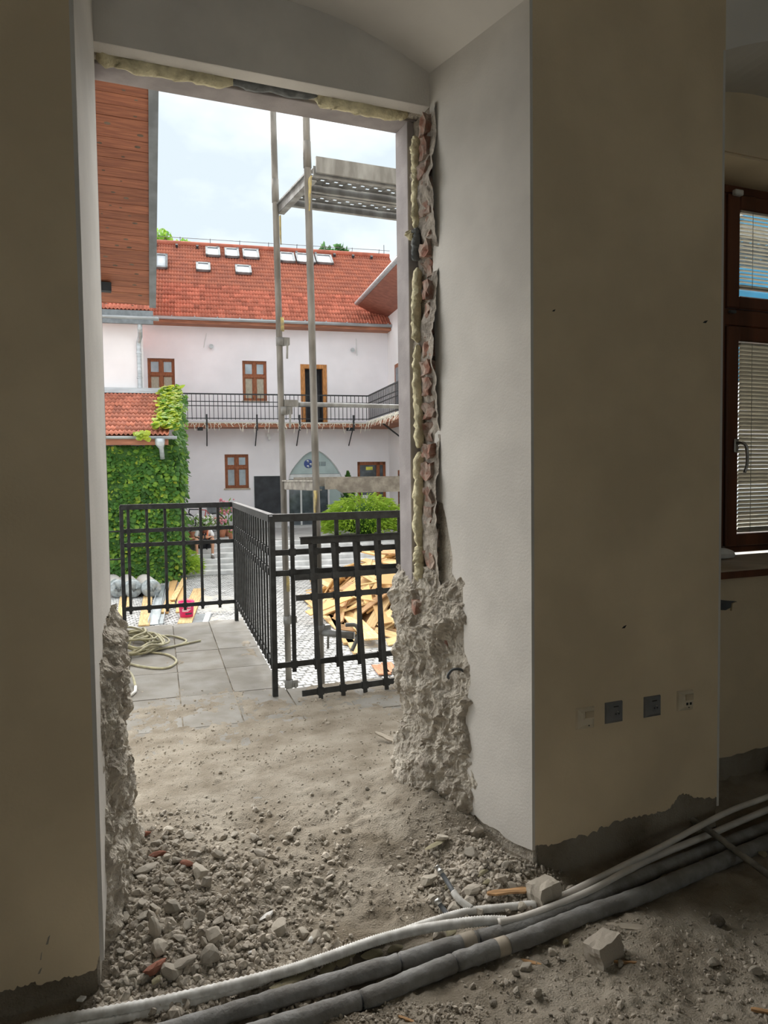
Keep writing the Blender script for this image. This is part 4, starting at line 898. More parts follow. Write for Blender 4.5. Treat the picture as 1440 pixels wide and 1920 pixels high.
# ------------------------------------------------------------------ far side of the courtyard; local frame: x = s along the facade, y = off (negative towards us), z absolute
ZY, ZU = -1.35, -.60
FA = -math.radians(8.419); P0 = atz(500, 990, ZU); P0 = Vector((P0.x, P0.y, 0))
FV, GV = Vector((math.cos(FA), math.sin(FA), 0)), Vector((-math.sin(FA), math.cos(FA), 0))
def fc(u, v, off=0):
    d = ray(u, v); t = (GV.dot(P0 - CAM) + off) / GV.dot(d); p = CAM + d * t; return FV.dot(p - P0), p.z
def fl(p): r = Vector(p) - P0; return FV.dot(r), GV.dot(r), p[2]
def fw(s, off, z): p = P0 + FV * s + GV * off; return Vector((p.x, p.y, z))
def fempty(name, s, off, z, label, cat, group=None, kind=None): return empty(name, fw(s, off, z), FA, label, cat, group, kind)
# ground
yard = tag(empty('floor_courtyard', (0, 0, 0)), 'grey cobbled courtyard below the terrace', kind='structure')
MB().add([(-14, 3.2, ZY - .03), (40, 3.2, ZY - .03), (40, 60, ZY - .03), (-14, 60, ZY - .03)], [(0, 1, 2, 3)]).build('bedding', M['sand'], yard)
rnd = random.Random(8); k = MB(); cs = .115
vs = []; fs = []
for j in range(int(13.6 / cs)):
    y = 8.0 + j * cs
    xa, xb = .02 * y - .3, .46 * y + .2
    for i in range(int((xb - xa) / cs)):
        x = xa + i * cs + (cs / 2 if j % 2 else 0); yy = y + .035 * math.sin(x * 1.9) 
        if fl((x, yy, 0))[1] > -7.85: continue
        h = rnd.uniform(-.006, .006) + ZY; a = cs * .46; b = cs * .38; jx = rnd.uniform(-.006, .006)
        tl = (rnd.uniform(-.004, .004), rnd.uniform(-.004, .004)); bi = len(vs)
        vs += [(x - a + jx, yy - a, h - .03), (x + a + jx, yy - a, h - .03), (x + a + jx, yy + a, h - .03), (x - a + jx, yy + a, h - .03),
               (x - b + jx, yy - b, h - tl[0]), (x + b + jx, yy - b, h + tl[1]), (x + b + jx, yy + b, h + tl[0]), (x - b + jx, yy + b, h - tl[1])]
        fs += [(bi + 4, bi + 5, bi + 6, bi + 7), (bi, bi + 1, bi + 5, bi + 4), (bi + 1, bi + 2, bi + 6, bi + 5), (bi + 2, bi + 3, bi + 7, bi + 6), (bi + 3, bi, bi + 4, bi + 7)]
me = bpy.data.meshes.new('cobbles'); me.from_pydata(vs, [], fs); me.materials.append(M['cobble']); tag(link('cobbles', me, yard), kind='stuff')
# sandy patches over the cobbles
for cx_, cy_, rx, ry in ((2.75, 16.6, .75, 1.5), (2.6, 14.4, .55, .7), (4.6, 11.2, .8, .5)):
    def sp(u, v, cx_=cx_, cy_=cy_, rx=rx, ry=ry):
        x, y = (u * 2 - 1) * 1.3, (v * 2 - 1) * 1.3; d = 1 - (x * x + y * y); return (cx_ + x * rx, cy_ + y * ry, ZY - .02 + .03 * max(min(d, .6), -.6) + .014 * fr(x, y, cx_, 3, 4))
    grid_mesh('sand_patch', 40, 40, sp, M['sand'], yard)
# stairs up to the house
st = fempty('stone_stairs', 0, -8.0, ZY, 'wide flight of grey stone steps up to the house', 'stairs')
NS = 6
for i in range(NS):
    z0, z1 = 0, (ZU - ZY) * (i + 1) / NS; xa = -3.25 + i * .13; y0 = i * .36
    k = MB(); k.box(xa, 5.0, y0, y0 + .5, max(z1 - .16, 0), z1); o = k.build('step', M['step_stone'], st); bevel(o, .012)
up = tag(MB().box(-14, 6, -8.0 + NS * .36, .2, -1.36, ZU).build('floor_upper_yard', M['cobble']), 'cobbled upper yard in front of the house', kind='structure'); up.location = (P0.x, P0.y, 0); up.rotation_euler = (0, 0, FA)
# ---------------- main house
hs = fempty('house', 0, 0, 0, 'pink-white two-storey house with red tiled roof across the courtyard', 'building')
def hb(name, mb, m, par=None, smooth=False): return mb.build(name, M[m], par or hs, smooth)
rects = dict(W1=(276, 671, 329, 750), W2=(454, 676, 501, 752), D=(563, 683, 614, 790), W3=(421, 852, 467, 915), BD=(670, 866, 725, 990))
R_ = {}
for n_, (a, b, c, d) in rects.items():
    s0, z1 = fc(a, b); s1, z0 = fc(c, d); R_[n_] = [s0, s1, z0, z1]
R_['D'][2] = 3.42; R_['BD'][2] = ZU + .01
arch = [fc(u, v) for u, v in ((541.5, 895), (543, 889), (548, 880), (555, 870.5), (561, 863), (567.5, 856), (574, 851), (580, 847.3), (587, 844.5), (592, 843.5), (598, 845), (606, 849.5), (613, 855), (620, 862), (627, 870), (633, 878.5), (638.5, 888), (642.5, 897.5))]
AX0, AX1 = arch[0][0], arch[-1][0]; AZ = max(z for _, z in arch) + .02
holes = [tuple(r) for r in R_.values()] + [(AX0, AX1, ZU, AZ)]
xs_ = sorted(set([-9, 5.02] + [h[0] for h in holes] + [h[1] for h in holes])); zs_ = sorted(set([ZU - .3, 7.75] + [h[2] for h in holes] + [h[3] for h in holes]))
k = MB(); holed(k, xs_, zs_, holes, lambda m, a, b, c, d: m.box(a, b, 0, .35, c, d)); hb('wall', k, 'facade')
# spandrels beside the pointed arch
mid = max(range(len(arch)), key=lambda i: arch[i][1])
k = MB(); k.prism_y([(AX0, AZ)] + arch[:mid + 1][::1] + [(arch[mid][0], AZ)], 0, .35); k.prism_y([(arch[mid][0], AZ)] + arch[mid:] + [(AX1, AZ)], 0, .35); hb('wall_spandrel', k, 'facade')
# black sheet standing in for the shade of the rooms behind
k = MB(); k.box(-9, 5, 1.2, 1.3, -1, 7.6); hb('shade_backing', k, 'board_black')
def house_window(key, blindlow, par=hs):
    s0, s1, z0, z1 = R_[key]; w = empty('window', (0, .1, 0)); w.parent = par; f = .075; zt_ = z0 + (z1 - z0) * .62; cm = (s0 + s1) / 2
    k = MB(); k.box(s0, s0 + f, 0, .09, z0, z1); k.box(s1 - f, s1, 0, .09, z0, z1); k.box(s0 + f, s1 - f, 0, .09, z1 - f, z1); k.box(s0 + f, s1 - f, 0, .09, z0, z0 + f); hb('window_frame', k, 'window_wood', w)
    k = MB(); k.box(s0 + f, s1 - f, -.015, .09, zt_ - .05, zt_ + .05); hb('transom', k, 'window_wood', w)
    k = MB(); k.box(cm - .05, cm + .05, -.01, .09, z0 + f, z1 - f); hb('mullion', k, 'window_wood', w)
    for a, b in ((s0 + f, cm - .05), (cm + .05, s1 - f)):
        for c, d, lo in ((z0 + f, zt_ - .05, 1), (zt_ + .05, z1 - f, 0)):
            q = .04; k = MB(); k.box(a, a + q, .01, .05, c, d); k.box(b - q, b, .01, .05, c, d); k.box(a, b, .01, .05, c, c + q); k.box(a, b, .01, .05, d - q, d); hb('sash', k, 'window_wood', w)
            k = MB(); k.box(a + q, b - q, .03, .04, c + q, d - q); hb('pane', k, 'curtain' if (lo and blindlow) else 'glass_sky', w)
    k = MB(); k.box(s0 - .05, s1 + .05, -.14, .1, z0 - .05, z0); hb('sill', k, 'window_wood' if key == 'W1' else 'sill_stone', w)
house_window('W1', 1); house_window('W2', 1); house_window('W3', 0)
# balcony door standing open
s0, s1, z0, z1 = R_['D']; dw = empty('balcony_door', (0, 0, 0)); dw.parent = hs; f = .16
k = MB(); k.box(s0, s0 + f, -.03, .2, z0, z1); k.box(s1 - f, s1, -.03, .2, z0, z1); k.box(s0 + f, s1 - f, -.03, .2, z1 - f, z1); hb('door_frame', k, 'door_wood', dw)
k = MB(); k.box(s0 + f, s0 + f + .05, .2, .75, z0, z1 - f); hb('open_leaf', k, 'door_wood', dw); k = MB(); k.box(s0 + f, s1 - f, .8, .82, z0, z1 - f); hb('room_shade_sheet', k, 'board_black', dw)  # black sheet paints the shade inside the doorway
k = MB(); k.box(s0 + f + .05, s0 + f + .06, .26, .68, z0 + .8, z1 - f - .12); hb('leaf_pane', k, 'glass_sky', dw)
# brown glazed door at the right
s0, s1, z0, z1 = R_['BD']; dw = empty('glazed_door', (0, .08, 0)); dw.parent = hs
sm = s0 + (s1 - s0) * .74
k = MB(); k.box(s0, s0 + .12, 0, .1, z0, z1); k.box(s1 - .1, s1, 0, .1, z0, z1); k.box(s0, s1, 0, .1, z1 - .13, z1); k.box(sm - .07, sm + .07, 0, .1, z0, z1); k.box(s0, s1, 0, .1, z0, z0 + .5); hb('door_frame', k, 'window_wood', dw)
k = MB(); k.box(s0 + .12, sm - .07, .04, .05, z0 + .5, z1 - .13); hb('pane', k, 'glass_dark', dw); k = MB(); k.box(sm + .07, s1 - .1, .04, .05, z0 + .5, z1 - .13); hb('pane', k, 'glass_dark', dw)
k = MB(); k.box(sm - .5, sm - .22, .03, .04, z1 - .33, z1 - .2); hb('yellow_notice', k, 'yellow_sign', dw); k = MB(); k.box(sm - .75, sm - .42, .03, .04, .35, .62); hb('white_notice', k, 'white_plastic', dw)
k = MB(); k.box(sm - .95, sm - .7, .03, .038, .5, 1.2); hb('poster', k, 'board_black', dw)
# arched glass portal
pt = empty('glass_portal', (0, .12, 0)); pt.parent = hs
zt0, zt1 = fc(590, 898)[1], fc(590, 889)[1]
k = MB(); k.prism_y([p for p in arch if p[1] > zt1] , .05, .07); hb('arch_pane', k, 'glass_panel', pt)
k = MB(); k.tube([(x, 0, z) for x, z in arch], .025, 6); hb('arch_rim', k, 'aluminium', pt)
k = MB(); k.box(AX0, AX1, .0, .1, zt0, zt1); hb('portal_transom', k, 'aluminium', pt)
mx = [AX0] + [fc(u, 940)[0] for u in (566, 618)] + [AX1]
for a, b in zip(mx, mx[1:]):
    k = MB(); k.box(a + .03, b - .03, .05, .06, ZU + .06, zt0); hb('door_pane', k, 'glass_dark' if b < AX1 else 'glass_panel', pt)
for a in mx[1:]:
    k = MB(); k.box(a - .04, a + .03, .02, .09, ZU, zt0); hb('portal_mullion', k, 'aluminium', pt)
k = MB(); k.box(AX0, AX1, .02, .09, ZU, ZU + .07); hb('bottom_rail', k, 'aluminium', pt)
k = MB(); k.box(AX0 - .1, AX1 + .1, -.5, .0, ZU, ZU + .05); hb('threshold', k, 'step_stone', pt)
ls, lz = fc(579.3, 869.5); k = MB(); n_ = 28; k.prism_y([(ls + .175 * math.cos(2 * PI * i / n_), lz + .175 * math.sin(2 * PI * i / n_)) for i in range(n_)], .02, .05); hb('logo_disc', k, 'logo_blue', pt)
for dx, dz in ((-.03, .09), (.085, -.035), (-.025, -.115)):
    e = .062; q = [(0, 1), (.87, .5), (.87, -.5), (0, -1), (-.87, -.5), (-.87, .5)]; c = (ls + dx, lz + dz); P6 = [(c[0] + a * e, c[1] + b * e) for a, b in q]
    k = MB(); k.prism_y([P6[5], P6[0], P6[1], c], .012, .02); hb('logo_cube', k, 'logo_white', pt); k = MB(); k.prism_y([c, P6[1], P6[2], P6[3]], .012, .02); hb('logo_cube', k, 'logo_grey', pt)
k = MB(); a, b = fc(590, 873.5); c, d = fc(612, 865.5); k.box(a, a + .10, .03, .05, b, d); k.box(c - .20, c, .03, .05, b, d); k.box(a + .13, c - .23, .03, .05, b, d); hb('lettering', k, 'logo_grey', pt)
k = MB(); a, b = fc(636, 899); k.box(a, a + .13, -.02, 0, b - .04, b + .05); hb('exit_mark', k, 'yellow_sign', pt)
# black board on the wall, cellar window, plinth, wall fittings
a, b = fc(476, 893); c, d = fc(527.5, 962)
bb = empty('notice_board', (0, 0, 0)); bb.parent = hs; k = MB(); k.box(a, c, -.05, 0, d, b); hb('board_face', k, 'board_black', bb); k = MB(); k.box(a - .02, a, -.06, 0, d, b); k.box(c, c + .02, -.06, 0, d, b); k.box(a, c, -.06, 0, b, b + .02); hb('board_edge', k, 'aluminium', bb)
a, b = fc(388, 944); c, d = fc(442, 962); k = MB(); k.box(a, (a + c) / 2 - .01, -.02, 0, d, b); k.box((a + c) / 2 + .01, c, -.02, 0, d, b); hb('cellar_shutter', k, 'grey_flashing')
a, b = fc(487, 968); k = MB(); k.box(-3.3, AX0 - .1, -.04, 0, ZU, ZU + .45); hb('plinth', k, 'step_stone')
for u, v in ((396, 650), (660, 657)):
    a, b = fc(u, v); k = MB(); k.tube([(a, -.12, b), (a, 0, b)], [.07, .05], 10); k.tube([(a, -.16, b - .01), (a, -.11, b)], .085, 10); hb('wall_lamp', k, 'zinc')
for (u, v), (u2, v2) in (((387, 625), (382, 652)), ((667, 635), (669, 667))):
    a, b = fc(u, v); c, d = fc(u2, v2); k = MB(); k.tube([(a, -.03, b), (c, -.03, d)], .014, 6); hb('wall_rod', k, 'aluminium')
a, b = fc(503, 820); k = MB(); k.box(a - .06, a + .06, -.1, 0, b, b + .14); k.box(a - .02, a + .08, -.2, -.08, b - .10, b + .02); hb('security_camera', k, 'white_plastic')
# roof: tiles in rows
TW, TE = .225, .335; slope = math.atan(.84); OE, ZE, OR = -.62, 7.36, 4.15
def tile_mesh(w, e, mt, name='roof_tile'):
    mb = MB(); nx = 8; L = e + .05
    prof = [(w * i / nx, .024 * math.cos(4 * PI * i / nx)) for i in range(nx + 1)]
    top0 = [(x, 0, .035 + z) for x, z in prof]; top1 = [(x, L, z) for x, z in prof]; bot0 = [(x, 0, .012 + z) for x, z in prof]
    n_ = nx + 1; mb.add(top0 + top1 + bot0, [(i, i + 1, n_ + i + 1, n_ + i) for i in range(nx)] + [(2 * n_ + i, 2 * n_ + i + 1, i + 1, i) for i in range(nx)])
    return mb.mesh(name, mt, True)
tm = tile_mesh(TW, TE, M['roof_tile'])
rf = empty('roof', (0, OE, ZE), 0); rf.parent = hs; rf.rotation_euler = (slope, 0, 0)
s_l, s_r = -4.6, 6.2; ncol = int((s_r - s_l) / TW); Lr = (OR - OE) / math.cos(slope); nrow = int(Lr / TE)
tv = [v.co.copy() for v in tm.vertices]; tf = [tuple(p.vertices) for p in tm.polygons]
k = MB(); cnt = 0
# nearest rows as single tiles, the rest as one field
for r in range(nrow + 1):
    for c in range(ncol):
        x, y = s_l + c * TW, r * TE
        if cnt < 300 and c > 3 and x < 5.4:
            o = link('roof_tile', tm, rf); o.location = (x, y, random.uniform(-.004, .004)); o.rotation_euler = (0, 0, random.uniform(-.006, .006)); cnt += 1
        else: k.add([v + Vector((x, y, 0)) for v in tv], tf)
o = k.build('tile_field', M['roof_tile_old'], rf, True, False); tag(o, kind='stuff')
k = MB(); k.box(s_l, s_r, 0, Lr + .1, -.12, -.03); k.build('roof_deck', M['fascia_wood'], rf)
k = MB(); k.tube([(s_l, Lr + .05, .06), (s_r, Lr + .05, .06)], .11, 10); k.build('ridge_tiles', M['roof_tile'], rf, True)
for px in range(12):
    x = s_l + .5 + px * .85; k = MB(); k.box(x, x + .10, Lr - .35, Lr - .22, .05, .17); k.build('vent_tile', M['board_black'], rf)
k = MB(); k.tube([(s_l, Lr + .1, .30), (s_r, Lr + .1, .30)], .012, 5)
for px in range(9): k.tube([(s_l + .3 + px * 1.25, Lr + .05, .1), (s_l + .3 + px * 1.25, Lr + .1, .34)], .014, 5)
k.build('lightning_wire', M['wire'], rf)
def on_roof(u, v):
    # intersect the picture ray with the roof plane, in roof-local coordinates
    d = ray(u, v); o_ = fw(0, OE, ZE); nz = (GV * -math.sin(slope) + Vector((0, 0, math.cos(slope)))); t = nz.dot(o_ - CAM) / nz.dot(d); p = CAM + d * t
    r = p - o_; return FV.dot(r), GV.dot(r) * math.cos(slope) + r.z * math.sin(slope)
def skylight(u0, v0, u1, v1, opened=0):
    (a, b), (c, d) = on_roof((u0 * .5 + (u0 + 12) * .5), v1), on_roof(u1 - 3, v0); w = empty('skylight', (a, b, .07)); w.parent = rf; w_, h_ = c - a, max(d - b, .55)
    if opened: w.rotation_euler = (.2, 0, 0)
    q = .09; k = MB(); k.box(0, q, 0, h_, 0, .10); k.box(w_ - q, w_, 0, h_, 0, .10); k.box(0, w_, 0, q, 0, .10); k.box(0, w_, h_ - q, h_, 0, .10); k.build('skylight_frame', M['grey_flashing'], w)
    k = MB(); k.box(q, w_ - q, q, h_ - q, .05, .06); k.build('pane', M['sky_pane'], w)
for q in ((380, 470, 415, 484), (416, 472, 450, 486), (450, 474, 487, 488), (520, 480, 553, 495), (551, 482, 590, 497), (588, 484, 623, 498), (362, 499, 397, 512), (436, 504, 473, 517)): skylight(*q)
skylight(284, 490, 318, 507, 1)
# eaves gutter and fascia
def gutter(mb, a, b, r=.085, n=8):
    a, b = Vector(a), Vector(b); d, s, u = frame_of(b - a); vs = []
    for p in (a, b):
        for i in range(n + 1):
            q = PI + PI * i / n; vs.append(p + s * math.cos(q) * r + u * math.sin(q) * r)
        for i in range(n, -1, -1):
            q = PI + PI * i / n; vs.append(p + s * math.cos(q) * r * .86 + u * math.sin(q) * r * .86)
    m_ = 2 * (n + 1); mb.add(vs, [(i, (i + 1) % m_, m_ + (i + 1) % m_, m_ + i) for i in range(m_)] + [tuple(range(m_)), tuple(range(2 * m_ - 1, m_ - 1, -1))])
k = MB(); gutter(k, (-4.5, OE - .06, ZE - .02), (5.3, OE - .06, ZE - .02), .10); hb('gutter', k, 'zinc', None, True)
for i in range(12): k = MB(); x = -4.2 + i * .82; k.box(x, x + .03, OE - .17, OE + .1, ZE - .01, ZE + .015); hb('gutter_bracket', k, 'zinc')
k = MB(); k.box(-4.6, 5.2, OE + .03, OE + .06, ZE - .22, ZE - .02); k.box(-4.6, 5.2, OE + .06, .02, ZE - .22, ZE - .19); hb('fascia', k, 'fascia_wood')
# balcony with railing and braces
bo = -1.0; bs1 = fc(690, 742, bo)[0]; bt = 3.42
k = MB(); k.box(-4.6, bs1, bo, 0, 3.28, bt); k.box(bs1, 5.0, -9, 0, 3.28, bt); hb('balcony_slab', k, 'fascia_wood')
k = MB(); k.box(-4.6, bs1 - .02, bo - .02, .0, bt, bt + .05); k.box(bs1 - .02, 5.0, -9, 0, bt, bt + .05); hb('balcony_top', k, 'concrete')
br = empty('balcony_railing', (0, 0, 0)); br.parent = hs
for z in (4.50, 4.22, 4.06, 3.60):
    k = MB(); h_ = .05 if z > 4.4 else .03; k.bar((-4.4, bo, z), (bs1, bo, z), .03, h_); k.bar((bs1, bo, z), (bs1, -9, z), .03, h_); k.build('rail', M['black_iron'], br)
bm_ = MB().box(-.011, .011, -.011, .011, 3.55, 4.5).mesh('bar', M['black_iron'])
for i in range(int((bs1 + 4.4) / .157)): o = link('bar', bm_, br); o.location = (-4.3 + .157 * i, bo, 0)
for i in range(48): o = link('bar', bm_, br); o.location = (bs1, bo - .16 * i - .1, 0)
for u in (388, 482, 562, 663):
    a, _ = fc(u, 800, bo); k = MB(); k.tube([(a, bo + .05, 3.3), (a, 0, 2.62)], .022, 6); k.box(a - .03, a + .03, bo - .05, bo + .03, 3.15, 3.75); hb('brace', k, 'black_iron')
k = MB(); k.tube([(bs1, -3.2, 3.3), (5.0, -3.2, 2.5)], .03, 6); hb('brace', k, 'black_iron')
k = MB(); a = fc(370, 800, bo)[0]; k.box(a, a + .2, -.9, -.7, 3.16, 3.28); a = fc(652, 800, bo)[0]; k.box(a, a + .2, -.9, -.7, 3.16, 3.28); hb('floodlight', k, 'board_black')
# fairy lights hanging from the slab edge
rnd = random.Random(6); k = MB()
for i in range(84):
    x = -3.1 + (bs1 + 3.1) * (i + rnd.uniform(-.8, .8)) / 83; L = rnd.choice((.06, .10, .16, .24, .32)) * rnd.uniform(.7, 1.2); y = bo - .03; z = 3.42; p = [(x, y, z)]
    for q in range(3): p.append((p[-1][0] + rnd.uniform(-.05, .05), y - rnd.uniform(0, .03), p[-1][2] - L / 3))
    k.tube(p, .009, 4)
k.tube([(-3.2, bo - .03, 3.43), (bs1, bo - .03, 3.43)], .012, 4)
fl_o = k.build('fairy_lights', M['fairy_light']); fl_o.location = P0; fl_o.rotation_euler = (0, 0, FA); tag(fl_o, 'cream icicle fairy lights hanging along the front of the balcony', 'lights')
k = MB()
for i in range(90):
    y = bo - 5 * (i + rnd.uniform(-.6, .6)) / 89; L = rnd.choice((.10, .18, .26, .34)) * rnd.uniform(.7, 1.2); p = [(bs1 - .03, y, 3.52)]
    for q in range(3): p.append((p[-1][0] - rnd.uniform(0, .05), p[-1][1] + rnd.uniform(-.06, .06), p[-1][2] - L / 3))
    k.tube(p, .008, 4)
fl_o = k.build('fairy_lights', M['fairy_light']); fl_o.location = P0; fl_o.rotation_euler = (0, 0, FA); tag(fl_o, 'dense pale fairy lights along the side arm of the balcony', 'lights')
# ---------------- right wing, seen edge-on
rw = fempty('right_wing', 5.0, 0, 0, 'white wing at the right with brown boarded eaves and zinc gutter', 'building')
k = MB(); k.box(0, 3, -13, .3, -1.4, 8.2); hb('wall', k, 'facade_white', rw)
g1, g0 = fl(atz(742, 490, 8.2)), fl(atz(668, 568, 8.2)); ge = (g0[0] + g1[0]) / 2 - 5.0
k = MB(); gutter(k, (ge, -13, 8.2), (ge, g0[1], 8.2), .10); hb('gutter', k, 'zinc', rw, True)
k = MB(); k.hexa([(ge + .05, -13, 8.10), (0.1, -13, 7.75), (0.1, .6, 7.75), (ge + .05, .6 - 1.0, 8.10), (ge + .05, -13, 8.14), (0.1, -13, 7.80), (0.1, .6, 7.80), (ge + .05, .6 - 1.0, 8.14)]); hb('soffit', k, 'soffit_brown', rw)
k = MB(); k.hexa([(ge - .02, -13, 8.24), (4, -13, 11.5), (4, 2, 11.5), (ge - .02, g0[1], 8.24), (ge - .02, -13, 8.3), (4, -13, 11.56), (4, 2, 11.56), (ge - .02, g0[1], 8.3)]); hb('roof', k, 'roof_tile', rw)
for z0, z1, y in ((3.45, 5.7, -1.9), (-.6, 1.6, -2.2)):
    w = empty('window', (0, y, 0)); w.parent = rw; k = MB(); k.box(-.03, .0, -.75, .75, z0, z1); k.build('window_frame', M['window_wood'], w); k = MB(); k.box(-.035, -.03, -.6, -.05, z0 + .15, z1 - .15); k.build('pane', M['glass_dark'], w); k = MB(); k.box(-.035, -.03, .05, .6, z0 + .15, z1 - .15); k.build('pane', M['glass_dark'], w)
# ---------------- left wing and the lean-to under ivy
lo = -4.9; lx = fc(268, 650, lo)[0]
lwg = fempty('left_wing', lx, lo, 0, 'white wing wall behind the ivy lean-to with a zinc downpipe', 'building')
k = MB(); k.prism([(-9, 0), (0, 0), (-.40, 4.88), (-9, 4.88)], -1.35, 6.35); hb('wall', k, 'facade_white', lwg)
gz_ = fc(250, 600, lo - .45)[1]; rr_ = fc(287, 590, lo - .45)[0] - lx
k = MB(); k.box(-9, rr_, -.52, -.40, gz_ - .12, gz_ + .28); hb('gutter_box', k, 'grey_flashing', lwg); k = MB(); gutter(k, (-9, -.46, gz_ + .1), (rr_ + .16, -.46, gz_ + .1), .11); hb('gutter', k, 'zinc', lwg, True)
lr = empty('roof', (0, -.42, gz_ + .32)); lr.parent = lwg; lr.rotation_euler = (slope, 0, 0)
for r in range(8):
    for c in range(14): o = link('roof_tile', tm, lr); o.location = (rr_ - .02 - (c + 1) * TW, r * TE, random.uniform(-.004, .004))
k = MB(); k.box(-9, rr_ - .05, 0, 6, -.12, -.04); k.build('roof_deck', M['roof_tile'], lr)
a, zt_ = fc(262, 606, lo - .1); _, zb_ = fc(262, 738, lo - .1); a -= lx
k = MB(); k.tube(smooth_path([(a + .02, -.42, gz_ - .02), (a + .02, -.40, gz_ - .25), (a + .01, -.25, gz_ - .45), (a - .05, -.10, gz_ - .62), (a - .05, -.10, gz_ - .9), (a - .04, -.10, zb_)], 6), .07, 12); hb('downpipe', k, 'zinc', lwg, True)
for z in (gz_ - .95, gz_ - 1.7): k = MB(); k.tube([(a - .05, -.1, z - .02), (a - .05, -.1, z + .02)], .085, 12); hb('pipe_clip', k, 'zinc', lwg)
# lean-to
ao = -8.87; ar = -3.42; ae = 2.53; at_ = fc(250, 737, lo)[1]
an = fempty('lean_to', ar, ao, ZY, 'small tiled lean-to almost hidden under green ivy', 'shed')
k = MB(); k.box(-8, 0, 0, 3.9, 0, ae - ZY - .1); k.add([(-8, 0, ae - ZY - .1), (0, 0, ae - ZY - .1), (0, 3.9, at_ - ZY - .1), (-8, 3.9, at_ - ZY - .1), (-8, 3.9, ae - ZY - .1), (0, 3.9, ae - ZY - .1)], [(0, 1, 2, 3), (1, 5, 2), (0, 3, 4)]); hb('wall', k, 'facade', an)
asl = math.atan2(at_ - ae, 3.9 + .35); al = math.hypot(at_ - ae, 4.25)
arf = empty('roof', (0, -.35, ae - ZY)); arf.parent = an; arf.rotation_euler = (asl, 0, 0)
tm2 = tile_mesh(.225, al / 11, M['roof_tile_old'])
for r in range(11):
    for c in range(11): o = link('roof_tile', tm2, arf); o.location = (.12 - (c + 1) * .225, r * al / 11, random.uniform(-.005, .005)); o.rotation_euler = (0, 0, random.uniform(-.012, .012))
k = MB(); k.box(-8, .1, 0, al, -.12, -.04); k.build('roof_deck', M['fascia_wood'], arf)
k = MB(); gutter(k, (-8, -.42, ae - ZY - .04), (.32, -.42, ae - ZY - .04), .075); hb('gutter', k, 'zinc', an, True)
k = MB(); k.box(-8, .1, -.34, -.30, ae - ZY - .26, ae - ZY - .08); hb('fascia', k, 'fascia_wood', an)
hx = fc(300, 830, ao - .42)[0] - ar
k = MB(); k.tube([(hx, -.42, ae - ZY - .1), (hx, -.42, ae - ZY - .24), (hx + .03, -.38, ae - ZY - .36), (hx + .05, -.3, ae - ZY - .62)], [.13, .12, .06, .06], 10); hb('downpipe', k, 'zinc', an, True)
k = MB(); k.box(-8, .25, 3.75, 3.95, at_ - ZY - .02, at_ - ZY + .14); hb('flashing', k, 'zinc', an)
# ---------------- ivy
rnd = random.Random(9)
def leafs(mb, n, pos, size, droop=.9):
    for _ in range(n):
        p, nm = pos(); nm = Vector(nm).normalized(); d, s, u = frame_of(nm, Vector((0, 0, 1)))
        q = Quaternion(nm, rnd.uniform(-.9, .9)); dn = -(q @ u); sd = q @ s; z = size * rnd.uniform(.6, 1.3)
        dn = (dn * droop + nm * rnd.uniform(-.1, .5)).normalized(); sd = (sd + nm * rnd.uniform(-.4, .4)).normalized(); p = Vector(p)
        mb.add([p, p + sd * z * .5 + dn * z * .25 - nm * z * .1, p + sd * z * .42 + dn * z * .7 - nm * z * .08, p + dn * z * 1.1, p - sd * z * .42 + dn * z * .7 - nm * z * .08, p - sd * z * .5 + dn * z * .25 - nm * z * .1], [(0, 1, 2, 3), (0, 3, 4, 5)])
iv_ = fempty('ivy', ar, ao, ZY, 'thick green ivy covering the lean-to beside the courtyard steps', 'ivy')
H = ae - ZY
def bulge(x, z): return .28 + .16 * fr(x, z, 1, 1.4, 3)
def front():
    x, z = rnd.uniform(-3.2, .28), rnd.uniform(.05, H - .25); 
    if x > -.1 and z < .5 and rnd.random() < .7: x -= .4
    return (x, -bulge(x, z) * rnd.uniform(.55, 1.0), z), (rnd.gauss(0, .35), -1, rnd.gauss(.35, .35))
def side():
    y, z = rnd.uniform(-.2, 4.4), rnd.uniform(.25, H + .3 + .3 * 1)
    zmax = H - .1 + max(0, y) * math.tan(asl); z = rnd.uniform(.2, zmax + .2)
    return (.12 + bulge(y, z) * rnd.uniform(.5, 1.05), y, z), (1, rnd.gauss(-.5, .4), rnd.gauss(.35, .35))
def topv():
    y = rnd.uniform(-.25, 4.0); z = H + (y + .35) * math.tan(asl)
    w = .55 + .15 * fr(y, 0, 3, 2, 2)
    return (rnd.uniform(.35 - w, .35), y, z + .14 + .12 * rnd.random()), (rnd.gauss(.1, .4), rnd.gauss(-.5, .4), 1)
for cnt, fn, mt, nm, sz in ((4800, front, 'leaf', 'foliage', .125), (2300, front, 'leaf_light', 'foliage', .12), (420, front, 'leaf_yellow', 'foliage', .10), (2400, side, 'leaf', 'foliage', .125), (800, side, 'leaf_light', 'foliage', .14), (330, topv, 'leaf_light', 'crown_foliage', .16), (560, topv, 'leaf_yellow', 'crown_foliage', .16)):  # lighter and yellow front leaves put highlights into the ivy colour
    k = MB(); leafs(k, cnt, fn, sz); tag(k.build(nm, M[mt], iv_, False, False), kind='stuff')
k = MB(); k.box(-3.2, .14, -.16, -.02, .1, H - .3); k.box(.0, .2, -.1, 4.2, .3, H - .1); hb('stems', k, 'leaf', iv_)
k = MB(); leafs(k, 26, lambda: ((hx - .42 + rnd.uniform(-.16, .16), -.5 - rnd.random() * .08, H + rnd.uniform(-.08, .12)), (0, -1, .5)), .14); tag(k.build('sprig', M['leaf_yellow'], iv_, False, False), kind='stuff')
